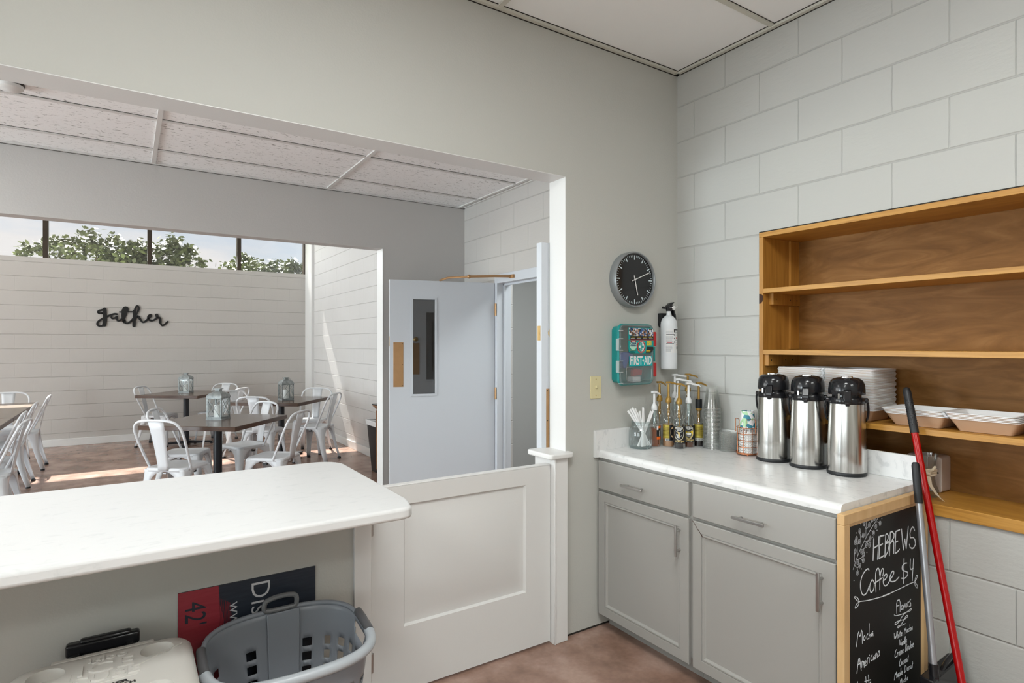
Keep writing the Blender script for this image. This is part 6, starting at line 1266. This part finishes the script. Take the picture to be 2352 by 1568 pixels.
def sqr(x0, x1, y0, y1, z): return [(x, y, z) for x, y in rrect(x0, x1, y0, y1, 0.03, 3)]
obj('bin_body', MB().loft([sqr(2.37, 2.57, 6.30, 6.62, 0.0), sqr(2.325, 2.61, 6.25, 6.67, 0.585), sqr(2.33, 2.605, 6.255, 6.665, 0.585), sqr(2.375, 2.565, 6.305, 6.615, 0.01)], True, True), 'blackmat', t)
obj('liner', MB().loft([sqr(2.324, 2.611, 6.249, 6.671, 0.535), sqr(2.312, 2.620, 6.240, 6.68, 0.588), sqr(2.318, 2.614, 6.246, 6.674, 0.592), sqr(2.34, 2.59, 6.27, 6.65, 0.56)], False, False), 'foam', t)

# ================================================================ trees outside the clerestory
def tree(x, y, h, crown, n, seed, label, name='leafy_tree', clump=9):
    rnd = random.Random(seed); t = thing(name, label, 'tree', (x, y, -0.1), 'trees outside the clerestory window')
    lf = MB(); bk = MB(); bk.tube([(x, y, -0.1), (x + 0.05, y, h * 0.45), (x - 0.05, y + 0.05, h * 0.75)], 0.09, 8, radii=[0.12, 0.09, 0.05])
    cl = []
    for k in range(clump):
        a = rnd.uniform(0, 2 * pi); r_ = crown * math.sqrt(rnd.uniform(0.02, 1)); zt = h - 0.15 - (r_ / crown) ** 1.6 * crown * 0.38 + rnd.uniform(-0.48, 0.16)
        c_ = (x + r_ * cos(a), y + r_ * sin(a) * 0.7, zt); cl.append(c_)
        m1 = ((x + c_[0]) / 2 + rnd.uniform(-.1, .1), (y + c_[1]) / 2, (h * 0.5 + c_[2]) / 2 + 0.1)
        bk.tube([(x, y, h * 0.45), m1, c_], 0.03, 6, radii=[0.05, 0.025, 0.008])
        for q in range(5):
            e_ = (c_[0] + rnd.uniform(-.4, .4), c_[1] + rnd.uniform(-.3, .3), c_[2] + rnd.uniform(-.05, .38)); bk.tube([m1, c_, e_], 0.012, 5, radii=[0.012, 0.009, 0.004])
            for w_ in range(n // (clump * 9)):
                u = rnd.gauss(0, 0.095), rnd.gauss(0, 0.12), rnd.gauss(0, 0.06)
                p = Vector((e_[0] + u[0], e_[1] + u[1], e_[2] + u[2])); L = rnd.uniform(0.08, 0.125)
                d_ = Vector((rnd.gauss(0, 1), rnd.gauss(0, 1), rnd.gauss(-0.5, 0.7))).normalized(); s_ = d_.cross(Vector((rnd.gauss(0, .4), rnd.gauss(0, .4), 1))).normalized() * L * 0.36
                k0 = len(lf.v); lf.v += [tuple(p), tuple(p + d_ * L * 0.35 + s_), tuple(p + d_ * L * 0.75 + s_ * 0.8), tuple(p + d_ * L * 1.1), tuple(p + d_ * L * 0.75 - s_ * 0.8), tuple(p + d_ * L * 0.35 - s_)]; lf.f.append((k0, k0 + 1, k0 + 2, k0 + 3, k0 + 4, k0 + 5))
    obj('trunk', bk, 'bark', t); o = obj('foliage', lf, 'leaf', t, flat=True); o['kind'] = 'stuff'
tree(-0.62, 15.6, 3.62, 1.10, 6000, 5, 'leafy green tree seen through the clerestory left of the middle mullion', clump=12)
tree(0.85, 15.8, 3.74, 1.05, 7000, 12, 'leafy green tree seen through the clerestory right of the middle mullion', clump=14)
tree(2.50, 16.4, 3.42, 0.40, 1800, 21, 'small leafy tree crown low behind the right mullion of the clerestory', clump=6)
for k, l_ in enumerate(('leftmost', 'second', 'third', 'rightmost')):
    tree(3.15 + 0.62 * k, 18.5 + 0.9 * (k % 2), 3.84 - 0.07 * k, 0.50, 3000, 40 + k, l_ + ' of the low distant trees at the right end of the clerestory', 'distant_tree', clump=7)
